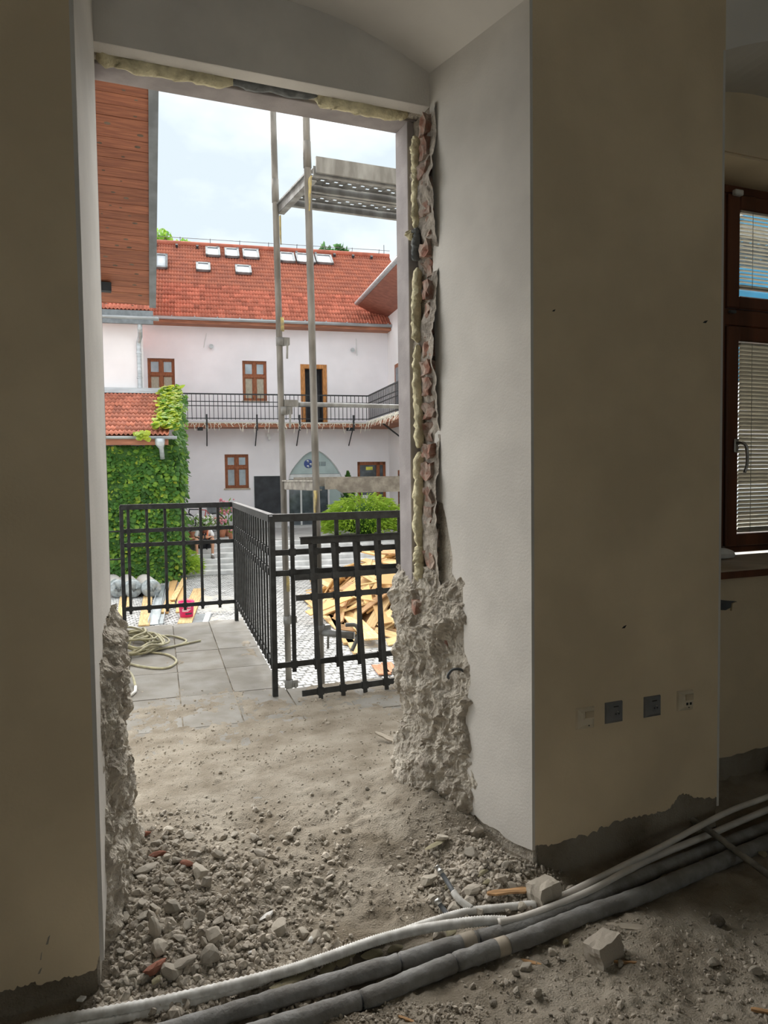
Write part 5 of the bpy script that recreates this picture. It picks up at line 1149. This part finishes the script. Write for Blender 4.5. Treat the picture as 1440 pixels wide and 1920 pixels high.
# ---------------- shrubs and potted plants
def juniper(name, s, off, z, rx, ry, h, n, label, mt='juniper', seed=1, blade=.22):
    t = fempty(name, s, off, z, label, 'shrub'); r_ = random.Random(seed); k = MB()
    for _ in range(n):
        a = r_.uniform(0, 2 * PI); q = math.sqrt(r_.random()); e = r_.uniform(.15, 1); x, y = math.cos(a) * q * rx, math.sin(a) * q * ry; zz = h * e * math.sqrt(max(0, 1 - q * q * .8)) + .05 * fr(x, y, seed, 4, 2)
        d = Vector((math.cos(a) * (.5 + q), math.sin(a) * (.5 + q) - .3, r_.uniform(.0, .9))).normalized(); s_ = d.cross(Vector((r_.gauss(0, 1), r_.gauss(0, 1), r_.gauss(0, 1)))).normalized(); L = blade * r_.uniform(.6, 1.3); p = Vector((x, y, max(zz, .02))); m_ = p + d * L * .55
        k.add([p, m_ + s_ * L * .11, p + d * L - Vector((0, 0, L * .25)), m_ - s_ * L * .11], [(0, 1, 2, 3)])
    tag(k.build('foliage', M[mt], t, False, False), kind='stuff'); k = MB(); k.lathe([(.03, 0), (rx * .5, h * .12), (rx * .62, h * .35), (rx * .45, h * .6), (.05, h * .8)], n=9)
    for i, v in enumerate(k.v): k.v[i] = (v[0], v[1] * ry / rx, v[2])
    k.build('branch_mass', M['leaf'], t, True)
    k = MB(); k.tube([(0, 0, -.02), (.05, 0, h * .4)], .05, 6); k.build('trunk', M['bark'], t)
jb = fl(atz(700, 1012, ZU)); juniper('juniper_bush', jb[0] + .15, -5.0, ZU, 1.35, .9, 1.35, 4200, 'spreading bright green juniper above the steps right of portal', 'juniper', 3, .26)
jl = fc(345, 1040, -7.7); juniper('juniper_bush', jl[0] - .1, -7.9, ZY, .55, .5, .75, 900, 'small yellow-green juniper between ivy and steps', 'juniper', 5, .2)
cp = fc(672, 930, -4.0); t = fempty('potted_cypress', cp[0], -2.2, ZU, 'narrow dark green potted cypress by the brown door', 'plant')
k = MB(); r_ = random.Random(2)
for _ in range(900):
    e = r_.random(); a = r_.uniform(0, 6.3); q = .26 * math.sin(PI * min(1, .15 + e * .85)) * r_.uniform(.6, 1); p = Vector((q * math.cos(a), q * math.sin(a), .35 + e * 1.75)); d = Vector((math.cos(a) * .5, math.sin(a) * .5, 1)).normalized(); s_ = d.cross(Vector((0, 0, 1))).normalized(); k.add([p, p + d * .06 + s_ * .03, p + d * .14, p + d * .06 - s_ * .03], [(0, 1, 2, 3)])
tag(k.build('foliage', M['leaf'], t, False, False), kind='stuff'); k = MB(); k.lathe([(.0, 0), (.16, 0), (.22, .36), (.18, .36), (.0, .33)], n=14); k.build('pot', M['planter_dark'], t, True)
k = MB(); k.tube([(0, 0, .3), (0, 0, 1.9)], [.05, .02], 6); k.build('trunk', M['bark'], t)
def pot_plant(name, u, v, off, label, h, w, flower, n=60, fl_n=14, pot='terracotta', pr=.16):
    s, z = fc(u, v, off); t = fempty(name, s, off, ZU, label, 'plant'); r_ = random.Random(u); k = MB(); k.lathe([(0, 0), (pr * .7, 0), (pr, pr * 1.6), (pr * .85, pr * 1.6), (0, pr * 1.4)], n=14); k.build('pot', M[pot], t, True); k = MB(); f_ = MB(); b0 = pr * 1.5
    for i in range(n):
        a = r_.uniform(0, 6.3); q = r_.random() ** .6; p = Vector((math.cos(a) * q * w, math.sin(a) * q * w * .7, b0 + h * r_.uniform(.1, 1) * (1 - .35 * q))); d = Vector((math.cos(a) * .7, math.sin(a) * .7, r_.uniform(.1, 1.2))).normalized(); s_ = d.cross(Vector((0, 0, 1))).normalized(); L = r_.uniform(.10, .2); k.add([p, p + d * L * .5 + s_ * L * .22, p + d * L, p + d * L * .5 - s_ * L * .22], [(0, 1, 2, 3)])
    for i in range(fl_n):
        a = r_.uniform(0, 6.3); q = r_.random() ** .6; p = Vector((math.cos(a) * q * w, math.sin(a) * q * w * .7 - .03, b0 + h * r_.uniform(.55, 1.08))); e = r_.uniform(.035, .06)
        f_.add([p + Vector((e, 0, 0)), p + Vector((0, -e, .01)), p + Vector((-e, 0, 0)), p + Vector((0, e, .01)), p + Vector((0, 0, e)), p - Vector((0, 0, e))], [(0, 1, 4), (1, 2, 4), (2, 3, 4), (3, 0, 4), (1, 0, 5), (2, 1, 5), (3, 2, 5), (0, 3, 5)])
    k.tube([(0, 0, b0 - .06), (0, 0, b0 + h * .6)], .012, 5)
    tag(k.build('leaves', M['leaf_light'], t, False, False), kind='stuff')
    if fl_n: tag(f_.build('flowers', M[flower], t, False, False), kind='stuff')
pot_plant('potted_oleander', 429, 990, -3.6, 'tall pink flowering oleander in a clay pot by the railing corner', .95, .42, 'flower_pink', 120, 44)
pot_plant('potted_flowers', 388, 995, -4.4, 'white flowering pot plant in front of the bicycle', .5, .32, 'flower_white', 90, 16)
pot_plant('potted_flowers', 362, 998, -4.6, 'leafy pot plant with pale blooms left of the seated person', .55, .36, 'flower_white', 90, 8)
pot_plant('potted_flowers', 436, 1004, -5.6, 'small clay pot with pink flowers beside the top step', .22, .14, 'flower_pink', 24, 10, pr=.14)
pot_plant('potted_flowers', 415, 992, -3.9, 'low pink flowering pot plant below the rear bicycle wheel', .4, .25, 'flower_pink', 40, 16)
s, z = fc(362, 1008, -5.9); t = fempty('clay_bowl', s, -5.9, ZU, 'wide clay bowl beside the seated person', 'pot'); k = MB(); k.lathe([(0, 0), (.12, 0), (.19, .16), (.17, .16), (0, .12)], n=14); k.build('bowl', M['terracotta'], t, True); k = MB(); k.lathe([(0, .13), (.165, .13)], n=14); k.build('soil', M['bark'], t)
s, z = fc(334, 985, -5.5); t = fempty('planter_box', s, -5.5, ZU, 'dark square planter half hidden behind the ivy', 'pot'); k = MB(); k.lathe([(0, 0), (.17, 0), (.2, .6), (.17, .6), (0, .5)], n=4); k.build('box', M['planter_dark'], t)
# ---------------- bicycle leaning at the house
bk = fempty('bicycle', fc(404, 982, -1.0)[0], -1.0, ZU, 'red and black bicycle parked against the house wall', 'bicycle')
def bb_(name, mb, m, sm=True): return mb.build(name, M[m], bk, sm)
r = .335; WB = -1.05
for x in (0, WB):
    wr = MB(); wr.tube([(x + math.cos(2 * PI * i / 28) * r, 0, r + .0 + math.sin(2 * PI * i / 28) * r) for i in range(28)], .024, 6, closed=True); w_ = bb_('wheel', wr, 'rubber')
    q = MB(); q.tube([(x + math.cos(2 * PI * i / 24) * .305, 0, r + math.sin(2 * PI * i / 24) * .305) for i in range(24)], .012, 5, closed=True)
    for i in range(14): a = 2 * PI * i / 14; q.tube([(x, .02 * (-1) ** i, r), (x + math.cos(a) * .3, 0, r + math.sin(a) * .3)], .003, 3)
    q.build('rim', M['aluminium'], w_, True)
bbk = (-.43, 0, .30); sta, hd0, hd1 = (-.52 + .06, 0, .82), (-.93, 0, .84), (-.955, 0, .70)
seat_t = (-.33, 0, .80)
q = MB(); q.tube([bbk, seat_t], .018, 7); q.tube([seat_t, (0, .0, r)], .011, 6); q.tube([bbk, (0, 0, r)], .012, 6); bb_('rear_frame', q, 'bike_red')
q = MB(); q.tube([seat_t, (-.60, 0, .83)], .018, 7); bb_('top_tube', q, 'bike_red'); q = MB(); q.tube([(-.60, 0, .83), hd0], .018, 7); q.tube([bbk, hd1], .021, 7); q.tube([hd0, hd1], .023, 7); bb_('front_frame', q, 'rubber')
q = MB(); q.tube([hd1, (WB, 0, r)], .016, 7); q.tube([(-.92, 0, .95), hd0], .014, 7); bb_('fork', q, 'aluminium')
q = MB(); q.tube([(-.86, -.28, 1.02), (-.90, -.12, 1.0), (-.92, 0, .97), (-.90, .12, 1.0), (-.86, .28, 1.02)], .015, 6); q.tube([(-1.1, -.1, 1.03), (-1.0, -.08, 1.0), (-.92, 0, .97)], .012, 6); bb_('handlebar', q, 'rubber')
q = MB(); q.tube([seat_t, (-.30, 0, .95)], .013, 6); bb_('seat_post', q, 'aluminium'); q = MB(); q.tube([(-.46, 0, .965), (-.36, 0, .97), (-.26, 0, .975), (-.19, 0, .98)], [.02, .035, .065, .05], 8); bb_('saddle', q, 'rubber')
q = MB(); q.tube([(bbk[0], -.03, bbk[2]), (bbk[0], .03, bbk[2])], .09, 14); bb_('chainring', q, 'rubber'); q = MB(); q.tube([bbk, (-.40, -.05, .14)], .012, 5); q.box(-.46, -.36, -.13, -.04, .12, .15); bb_('crank', q, 'rubber')
# ---------------- person sitting on the steps
def skin(name, verts, edges, rad, m, par, sub=2, root=0):
    me = bpy.data.meshes.new(name); me.from_pydata(verts, edges, []); o = link(name, me, par)
    sm = o.modifiers.new('skin', 'SKIN'); sm.use_smooth_shade = True
    for i, sv in enumerate(me.skin_vertices[0].data): sv.radius = (rad[i], rad[i]) if not isinstance(rad[i], tuple) else rad[i]; sv.use_root = (i == root)
    ss = o.modifiers.new('sub', 'SUBSURF'); ss.levels = sub; ss.render_levels = sub
    me.materials.append(M[m]); return o
ps, _ = fc(383.5, 1028, -6.4)
pe = fempty('person', ps, -6.41, ZU - .125, 'person in dark vest, white shirt and shorts sitting on the steps, bent over a phone', 'person')
# local: x right, y away from us, z up; seat on the top step, feet two steps lower
hz = .10; kx = .24; kz = .34; ky = -.42; fx = .22; fy = -.62; fz = -.27
V = [(0, .02, hz), (0, .02, .28), (0, -.04, .45), (0, -.12, .53), (0, -.20, .55), (0, -.27, .52),
     (.12, -.02, hz), (kx, ky, kz - .02), (fx, fy + .10, fz + .10), (fx, fy + .08, fz + .05), (fx + .02, fy - .05, fz + .04), (-.12, -.02, hz), (-kx, ky, kz - .02), (-fx, fy + .10, fz + .10), (-fx, fy + .08, fz + .05), (-fx - .02, fy - .05, fz + .04),
     (.17, -.08, .52), (.24, -.16, .34), (.10, -.36, .36), (.05, -.41, .37), (-.17, -.08, .52), (-.24, -.16, .34), (-.08, -.36, .35), (-.03, -.41, .36)]
E_ = [(0, 1), (1, 2), (2, 3), (3, 4), (4, 5), (0, 6), (6, 7), (7, 8), (8, 9), (9, 10), (0, 11), (11, 12), (12, 13), (13, 14), (14, 15), (2, 16), (16, 17), (17, 18), (18, 19), (2, 20), (20, 21), (21, 22), (22, 23)]
RD = [.13, .13, .14, .06, .075, .085, .09, .06, .04, .04, .035, .09, .06, .04, .04, .035, .055, .045, .034, .036, .055, .045, .034, .036]
body = skin('body', V, E_, RD, 'skin', pe)
skin('shirt', [(0, .02, .12), (0, .02, .28), (0, -.04, .46), (.18, -.09, .53), (.25, -.16, .35), (-.18, -.09, .53), (-.25, -.16, .35)], [(0, 1), (1, 2), (2, 3), (3, 4), (2, 5), (5, 6)], [.15, .15, .155, .075, .07, .075, .07], 'cloth_white', pe)
skin('vest', [(0, .02, .11), (0, .01, .28), (0, -.05, .44), (0, -.06, .52)], [(0, 1), (1, 2), (2, 3)], [.165, .17, .18, .12], 'cloth_dark', pe)
skin('shorts', [(0, .02, .12), (.12, -.04, .12), (.22, -.36, .33), (-.12, -.04, .12), (-.22, -.36, .33)], [(0, 1), (1, 2), (0, 3), (3, 4)], [.15, .115, .085, .115, .085], 'cloth_black', pe)
k = MB()
for sx in (-1, 1): k.bar((sx * .10, -.16, .56), (sx * .09, -.235, .30), .05, .02, (0, -1, .2))
k.build('vest_straps', M['cloth_orange'], pe)
for sx in (-1, 1):
    skin('sock', [(sx * fx, fy + .10, fz + .17), (sx * fx, fy + .09, fz + .08)], [(0, 1)], [.052, .05], 'cloth_white', pe)
    skin('shoe', [(sx * fx, fy + .12, fz + .06), (sx * (fx + .01), fy + .02, fz + .05), (sx * (fx + .025), fy - .12, fz + .035)], [(0, 1), (1, 2)], [.055, .052, .045], 'shoe', pe)
k = MB(); k.lathe([(.0, .10), (.05, .095), (.09, .06), (.105, .0), (.10, -.05), (.0, -.05)], (0, 0, 0), 14); hr = k.build('hair', M['hair'], pe, True); hr.location = (0, -.275, .575); hr.rotation_euler = (1.0, 0, 0)
for sx in (-1, 1): k = MB(); k.tube([(sx * .088, -.25, .52), (sx * .10, -.25, .52)], .026, 8); k.build('ear', M['skin'], pe, True)
k = MB(); k.tube([(0, -.35, .47), (0, -.37, .455)], [.018, .012], 6); k.build('nose', M['skin'], pe, True)
k = MB(); k.box(-.04, .06, -.455, -.44, .34, .40); ph = tag(k.build('phone', M['board_black']), 'dark phone held in both hands by the seated person', 'phone'); ph.location = fw(ps, -6.41, ZU - .125); ph.rotation_euler = (0, 0, FA)
for sx, ox in ((1, .05), (-1, -.03)):
    for f_ in range(4):
        z = .345 + f_ * .017; k = MB(); k.tube([(ox + sx * .012, -.425, z), (ox + sx * .006 - sx * .0, -.452, z), (ox - sx * .02, -.462, z - .004)], [.009, .009, .007], 6); k.build('finger', M['skin'], pe, True)
    k = MB(); k.tube([(ox + sx * .015, -.40, .40), (ox - sx * .005, -.43, .415), (ox - sx * .02, -.44, .40)], [.011, .010, .008], 6); k.build('thumb', M['skin'], pe, True)
# ---------------- things lying in the courtyard
def lying_board(u0, v0, u1, v1, w, th, label, mt='timber_pale', lift=0, group=None, name='timber_board', lift2=0):
    a, b = atz(u0, v0, ZY), atz(u1, v1, ZY); L = (b - a).length; k = MB(); k.box(-L / 2, L / 2, -w / 2, w / 2, 0, th); o = k.build(name, M[mt]); m_ = (a + b) / 2
    o.location = (m_.x, m_.y, ZY + lift + .006); o.rotation_euler = (0, -lift2, math.atan2(b.y - a.y, b.x - a.x)); bevel(o, .004); return tag(o, label, 'board', group)
lying_board(232, 1118, 225, 1186, .16, .03, 'yellow board leftmost on the cobbles by the railing post', 'timber_pale')
lying_board(240, 1112, 237, 1140, .2, .03, 'short yellow board behind the leftmost board', 'timber_pale')
lying_board(279, 1108, 270, 1175, .2, .03, 'yellow board between the wrapped rolls and the metal channel', 'timber_pale')
lying_board(331, 1082, 309, 1152, .14, .05, 'orange board end standing tallest in the small timber bundle', 'timber')
lying_board(322, 1090, 322, 1140, .13, .04, 'orange board lying left in the small timber bundle', 'timber')
lying_board(340, 1095, 336, 1150, .13, .03, 'orange board lying right in the small timber bundle', 'timber')
lying_board(346, 1090, 324, 1132, .12, .03, 'pale board crossing over the small timber bundle', 'timber_pale', .06)
lying_board(373, 1106, 346, 1172, .26, .035, 'wide yellow board under the pink bucket', 'timber_pale')
lying_board(381, 1152, 372, 1170, .36, .006, 'flat grey metal sheet right of the pink bucket', 'grey_flashing', name='metal_sheet')
lying_board(391, 1150, 384, 1170, .10, .012, 'pale strip along the grey metal sheet', 'aluminium', name='metal_strip')
for i, (u0, v0, u1, v1, lab) in enumerate(((306, 1098, 288, 1172, 'long zinc channel beside the small timber bundle'), (314, 1096, 302, 1170, 'second zinc channel right of the wider one'))):
    a, b = atz(u0, v0, ZY), atz(u1, v1, ZY); w = .2 if i == 0 else .1; L = (b - a).length; k = MB(); k.box(-L / 2, L / 2, -w / 2, w / 2, 0, .006); k.box(-L / 2, L / 2, -w / 2, -w / 2 + .008, 0, .09); k.box(-L / 2, L / 2, w / 2 - .008, w / 2, 0, .09)
    o = k.build('zinc_channel', M['zinc']); m_ = (a + b) / 2; o.location = (m_.x, m_.y, ZY + .006); o.rotation_euler = (0, 0, math.atan2(b.y - a.y, b.x - a.x)); tag(o, lab, 'channel')
for u, lab in ((222, 'film wrapped insulation roll furthest left, half hidden by the jamb'), (250, 'film wrapped insulation roll in the middle of three by the ivy'), (285, 'film wrapped insulation roll rightmost of three by the ivy')):
    p = atz(u, 1121, ZY); t = empty('insulation_roll', (p.x, p.y, ZY), .06, lab, 'roll', 'film wrapped insulation rolls'); R0 = .21; k = MB(); n_ = 22
    for i in range(7): pass
    k.tube([(0, .10 + .155 * i, R0) for i in range(8)], [R0 * (.985 if i % 2 else 1.0) for i in range(8)], n_); k.build('roll_body', M['roll_side'], t, True)
    k = MB(); k.tube([(0, .22, R0), (0, .10, R0), (0, .0, R0), (0, -.03, R0), (0, -.05, R0), (0, -.05, R0), (0, -.03, R0)], [R0 * 1.0, R0 * 1.02, R0 * 1.0, R0 * .9, R0 * .6, R0 * .3, R0 * .03], n_)
    k.v = [(x + .02 * fr(x, y, z + u, 14, 2), y + .05 * fr(x, y + u, z, 16, 3), max(0, z + .02 * fr(x + u, y, z, 13, 2))) for x, y, z in k.v]; k.build('film_wrap', M['roll_film'], t, True)
p = atz(350, 1160, ZY); bu = empty('bucket', (p.x, p.y, ZY + .045), 0, 'bright pink plastic bucket with white lettering on the cobbles', 'bucket')
k = MB(); k.lathe([(0, 0), (.125, 0), (.15, .28), (.158, .28), (.158, .30), (.14, .30), (.135, .27), (.115, .02), (0, .02)], n=24); k.build('bucket_body', M['bucket_pink'], bu, True)
k = MB(); k.tube([(.155 * math.cos(a), .155 * math.sin(a) , .29 + .03 * math.sin(a)) for a in [PI * 2 * i / 20 for i in range(20)]], .004, 5, closed=True); k.build('bucket_rim', M['bucket_pink'], bu)
def curved_text(txt, z, size, mt, name):
    cu = bpy.data.curves.new(name, 'FONT'); cu.body = txt; cu.size = size; cu.align_x = 'CENTER'; cu.extrude = .0005; to = bpy.data.objects.new(name, cu); COL.objects.link(to)
    dg = bpy.context.evaluated_depsgraph_get(); me = bpy.data.meshes.new_from_object(to.evaluated_get(dg)); bpy.data.objects.remove(to)
    for v in me.vertices:
        x, y, zz = v.co; R0 = .125 + .025 * (z + y) / .28 + .0015 + zz; a = -PI / 2 - .05 + x / R0; v.co = (R0 * math.cos(a), R0 * math.sin(a), z + y)
    me.materials.clear(); me.materials.append(M[mt]); link(name, me, bu)
curved_text('REMA', .185, .062, 'white_plastic', 'lettering')
for i, z in enumerate((.155, .135, .115)):
    k = MB(); n_ = 12; R0 = lambda zz: .125 + .025 * zz / .28 + .0012
    k.add([(R0(zz) * math.cos(-PI / 2 + a), R0(zz) * math.sin(-PI / 2 + a), zz) for zz in (z, z + .010) for a in [-.75 + (1.3 - .2 * i) * q / n_ for q in range(n_ + 1)]], [(q, q + 1, n_ + 2 + q, n_ + 1 + q) for q in range(n_)]); k.build('printed_line', M['white_plastic'], bu)
k = MB(); n_ = 12; k.add([((.125 + .025 * zz / .28 + .0012) * math.cos(-PI / 2 + a), (.125 + .025 * zz / .28 + .0012) * math.sin(-PI / 2 + a), zz) for zz in (.055, .085) for a in [-.3 + 1.0 * q / n_ for q in range(n_ + 1)]], [(q, q + 1, n_ + 2 + q, n_ + 1 + q) for q in range(n_)]); k.build('printed_band', M['board_black'], bu)
# ---------------- heap of broken boards
rnd = random.Random(31); PC = Vector((5.95, 13.5, ZY))
def hpile(x, y):
    dx, dy = (x - PC.x - .7), (y - PC.y); q = math.sqrt((dx / 2.15) ** 2 + (dy / 3.7) ** 2); return 1.45 * max(0, 1 - q) ** .75
mes = {}
def bmesh_board(L, w, th):
    key = (round(L, 1), round(w, 2), round(th, 2))
    if key not in mes:
        L, w, th = key; k = MB(); j = lambda: rnd.uniform(-.03, .03)
        p = [(-L / 2 + j(), -w / 2, 0), (L / 2 + j(), -w / 2, 0), (L / 2 + j(), w / 2, 0), (-L / 2 + j(), w / 2, 0)]; k.hexa(p + [(x, y, th) for x, y, _ in p]); mes[key] = k.mesh('broken_board', M['timber_pale'])
    return mes[key]
n = 0
while n < 290:
    x, y = PC.x + rnd.uniform(-1.6, 3.0), PC.y + rnd.uniform(-3.9, 3.6); h_ = hpile(x, y)
    if h_ < .02: continue
    L, w, th = rnd.choice((.7, 1.0, 1.4, 1.8, 2.4)), rnd.choice((.12, .18, .24, .30)), rnd.choice((.02, .03))
    o = link('broken_board', bmesh_board(L, w, th)); e = .25
    gx, gy = (hpile(x + e, y) - hpile(x - e, y)) / (2 * e), (hpile(x, y + e) - hpile(x, y - e)) / (2 * e); nm = Vector((-gx * .8, -gy * .8, 1)).normalized(); nm = (nm + Vector((rnd.gauss(0, .22), rnd.gauss(0, .22), 0))).normalized()
    az = rnd.gauss(1.95, .8) if rnd.random() < .75 else rnd.uniform(0, PI); d = Vector((math.cos(az), math.sin(az), 0)); d = (d - nm * d.dot(nm)).normalized(); s_ = nm.cross(d)
    o.matrix_world = Matrix(((d.x, s_.x, nm.x, x), (d.y, s_.y, nm.y, y), (d.z, s_.z, nm.z, ZY + max(h_ - rnd.uniform(0, .12), .05)), (0, 0, 0, 1)))
    o.material_slots[0].link = 'OBJECT'; o.material_slots[0].material = M[rnd.choice(('timber_pale', 'timber_pale', 'timber_pale', 'timber', 'timber', 'wood_scrap'))]
    tag(o, 'broken yellow board in the large heap of scrap timber', 'board', 'broken boards in the timber heap'); n += 1
k = MB(); N_ = 26
def core_pile(u, v): x, y = PC.x - 1.6 + 4.4 * u, PC.y - 3.8 + 7.4 * v; return (x, y, ZY - .05 + max(0, hpile(x, y) - .16))
tag(grid_mesh('timber_scraps', 40, 60, core_pile, M['wood_scrap']), 'mass of small wood scraps filling the timber heap', 'wood', kind='stuff')
lying_board(588, 1092, 655, 1212, .18, .04, 'long straight board along the left edge of the timber heap', 'timber', .02)
lying_board(572, 1120, 655, 1195, .26, .03, 'broad pale board furthest left in front of the timber heap', 'timber_pale', .03)
lying_board(598, 1085, 690, 1170, .3, .03, 'broad orange board lying on the left flank of the heap', 'timber', .16)
lying_board(612, 1120, 700, 1215, .28, .03, 'broad pale board on the lower left flank of the heap', 'timber_pale', .12)
lying_board(600, 1110, 672, 1232, .14, .04, 'long pale board beside the straight edge board of the heap', 'timber_pale', .02)
lying_board(708, 1250, 722, 1268, .18, .02, 'reddish board on the cobbles before the timber heap', 'timber_red', .01)
lying_board(724, 1246, 738, 1264, .16, .02, 'second reddish board right of the other reddish board', 'timber_red', .01)
# ---------------- trees far behind the roof
def far_tree(u, v, dist, w, h, label, mt, seed, n=900):
    d = ray(u, v); p = CAM + d * (dist / d.y); t = empty('tree', (p.x, p.y, ZY), 0, label, 'tree'); H_ = p.z - ZY; r_ = random.Random(seed); k = MB(); cl = [(r_.uniform(-w, w) * .8, r_.uniform(-w, w) * .5, r_.uniform(-h, .2 * h), r_.uniform(.25, .5) * w) for _ in range(9)]
    for _ in range(n):
        c = r_.choice(cl); q = Vector((r_.gauss(0, 1), r_.gauss(0, 1), r_.gauss(0, 1))).normalized() * c[3] * r_.random() ** .4; p_ = Vector((c[0], c[1], H_ + c[2])) + q; a = Vector((r_.gauss(0, 1), r_.gauss(0, 1), r_.gauss(0, 1))).normalized(); b = a.cross(Vector((r_.gauss(0, 1), r_.gauss(0, 1), r_.gauss(0, 1)))).normalized(); e = .22 * r_.uniform(.6, 1.4)
        k.add([p_, p_ + (a + b) * e * .5, p_ + a * e * 1.3, p_ + (a - b) * e * .5], [(0, 1, 2, 3)])
    tag(k.build('crown', M[mt], t, False, False), kind='stuff'); k = MB(); k.tube([(0, 0, 0), (.1, 0, H_ * .5), (0, 0, H_ - h * .5)], [.3, .22, .08], 8); k.build('trunk', M['bark'], t, True)
    k = MB()
    for c in cl: k.tube([(0, 0, H_ - h * 1.2), (c[0] * .6, c[1] * .6, H_ + c[2] - .2), (c[0], c[1], H_ + c[2])], .05, 5)
    k.build('branches', M['bark'], t, True)
far_tree(334, 456, 42, 1.2, 1.2, 'light green treetop behind the left end of the roof ridge', 'leaf_light', 1, 480)
far_tree(612, 466, 44, .8, 1.3, 'dark green conifer top behind the roof ridge', 'tree_leaf', 2, 900)
far_tree(640, 474, 45, .6, 1.0, 'second small treetop right of the dark conifer top', 'tree_leaf', 3, 420)
tp_ = CAM + ray(720, 478) * (43 / ray(720, 478).y)
t = empty('roof_antenna', (tp_.x, tp_.y, 9.5), 0, 'thin antenna mast behind the right end of the ridge', 'antenna'); k = MB(); k.tube([(0, 0, 0), (0, 0, tp_.z - 9.5 + .6)], .02, 5); k.build('mast', M['wire'], t); k = MB(); k.bar((-.5, 0, tp_.z - 9.9), (.5, 0, tp_.z - 9.9), .02, .02); k.build('crossbar', M['wire'], t)
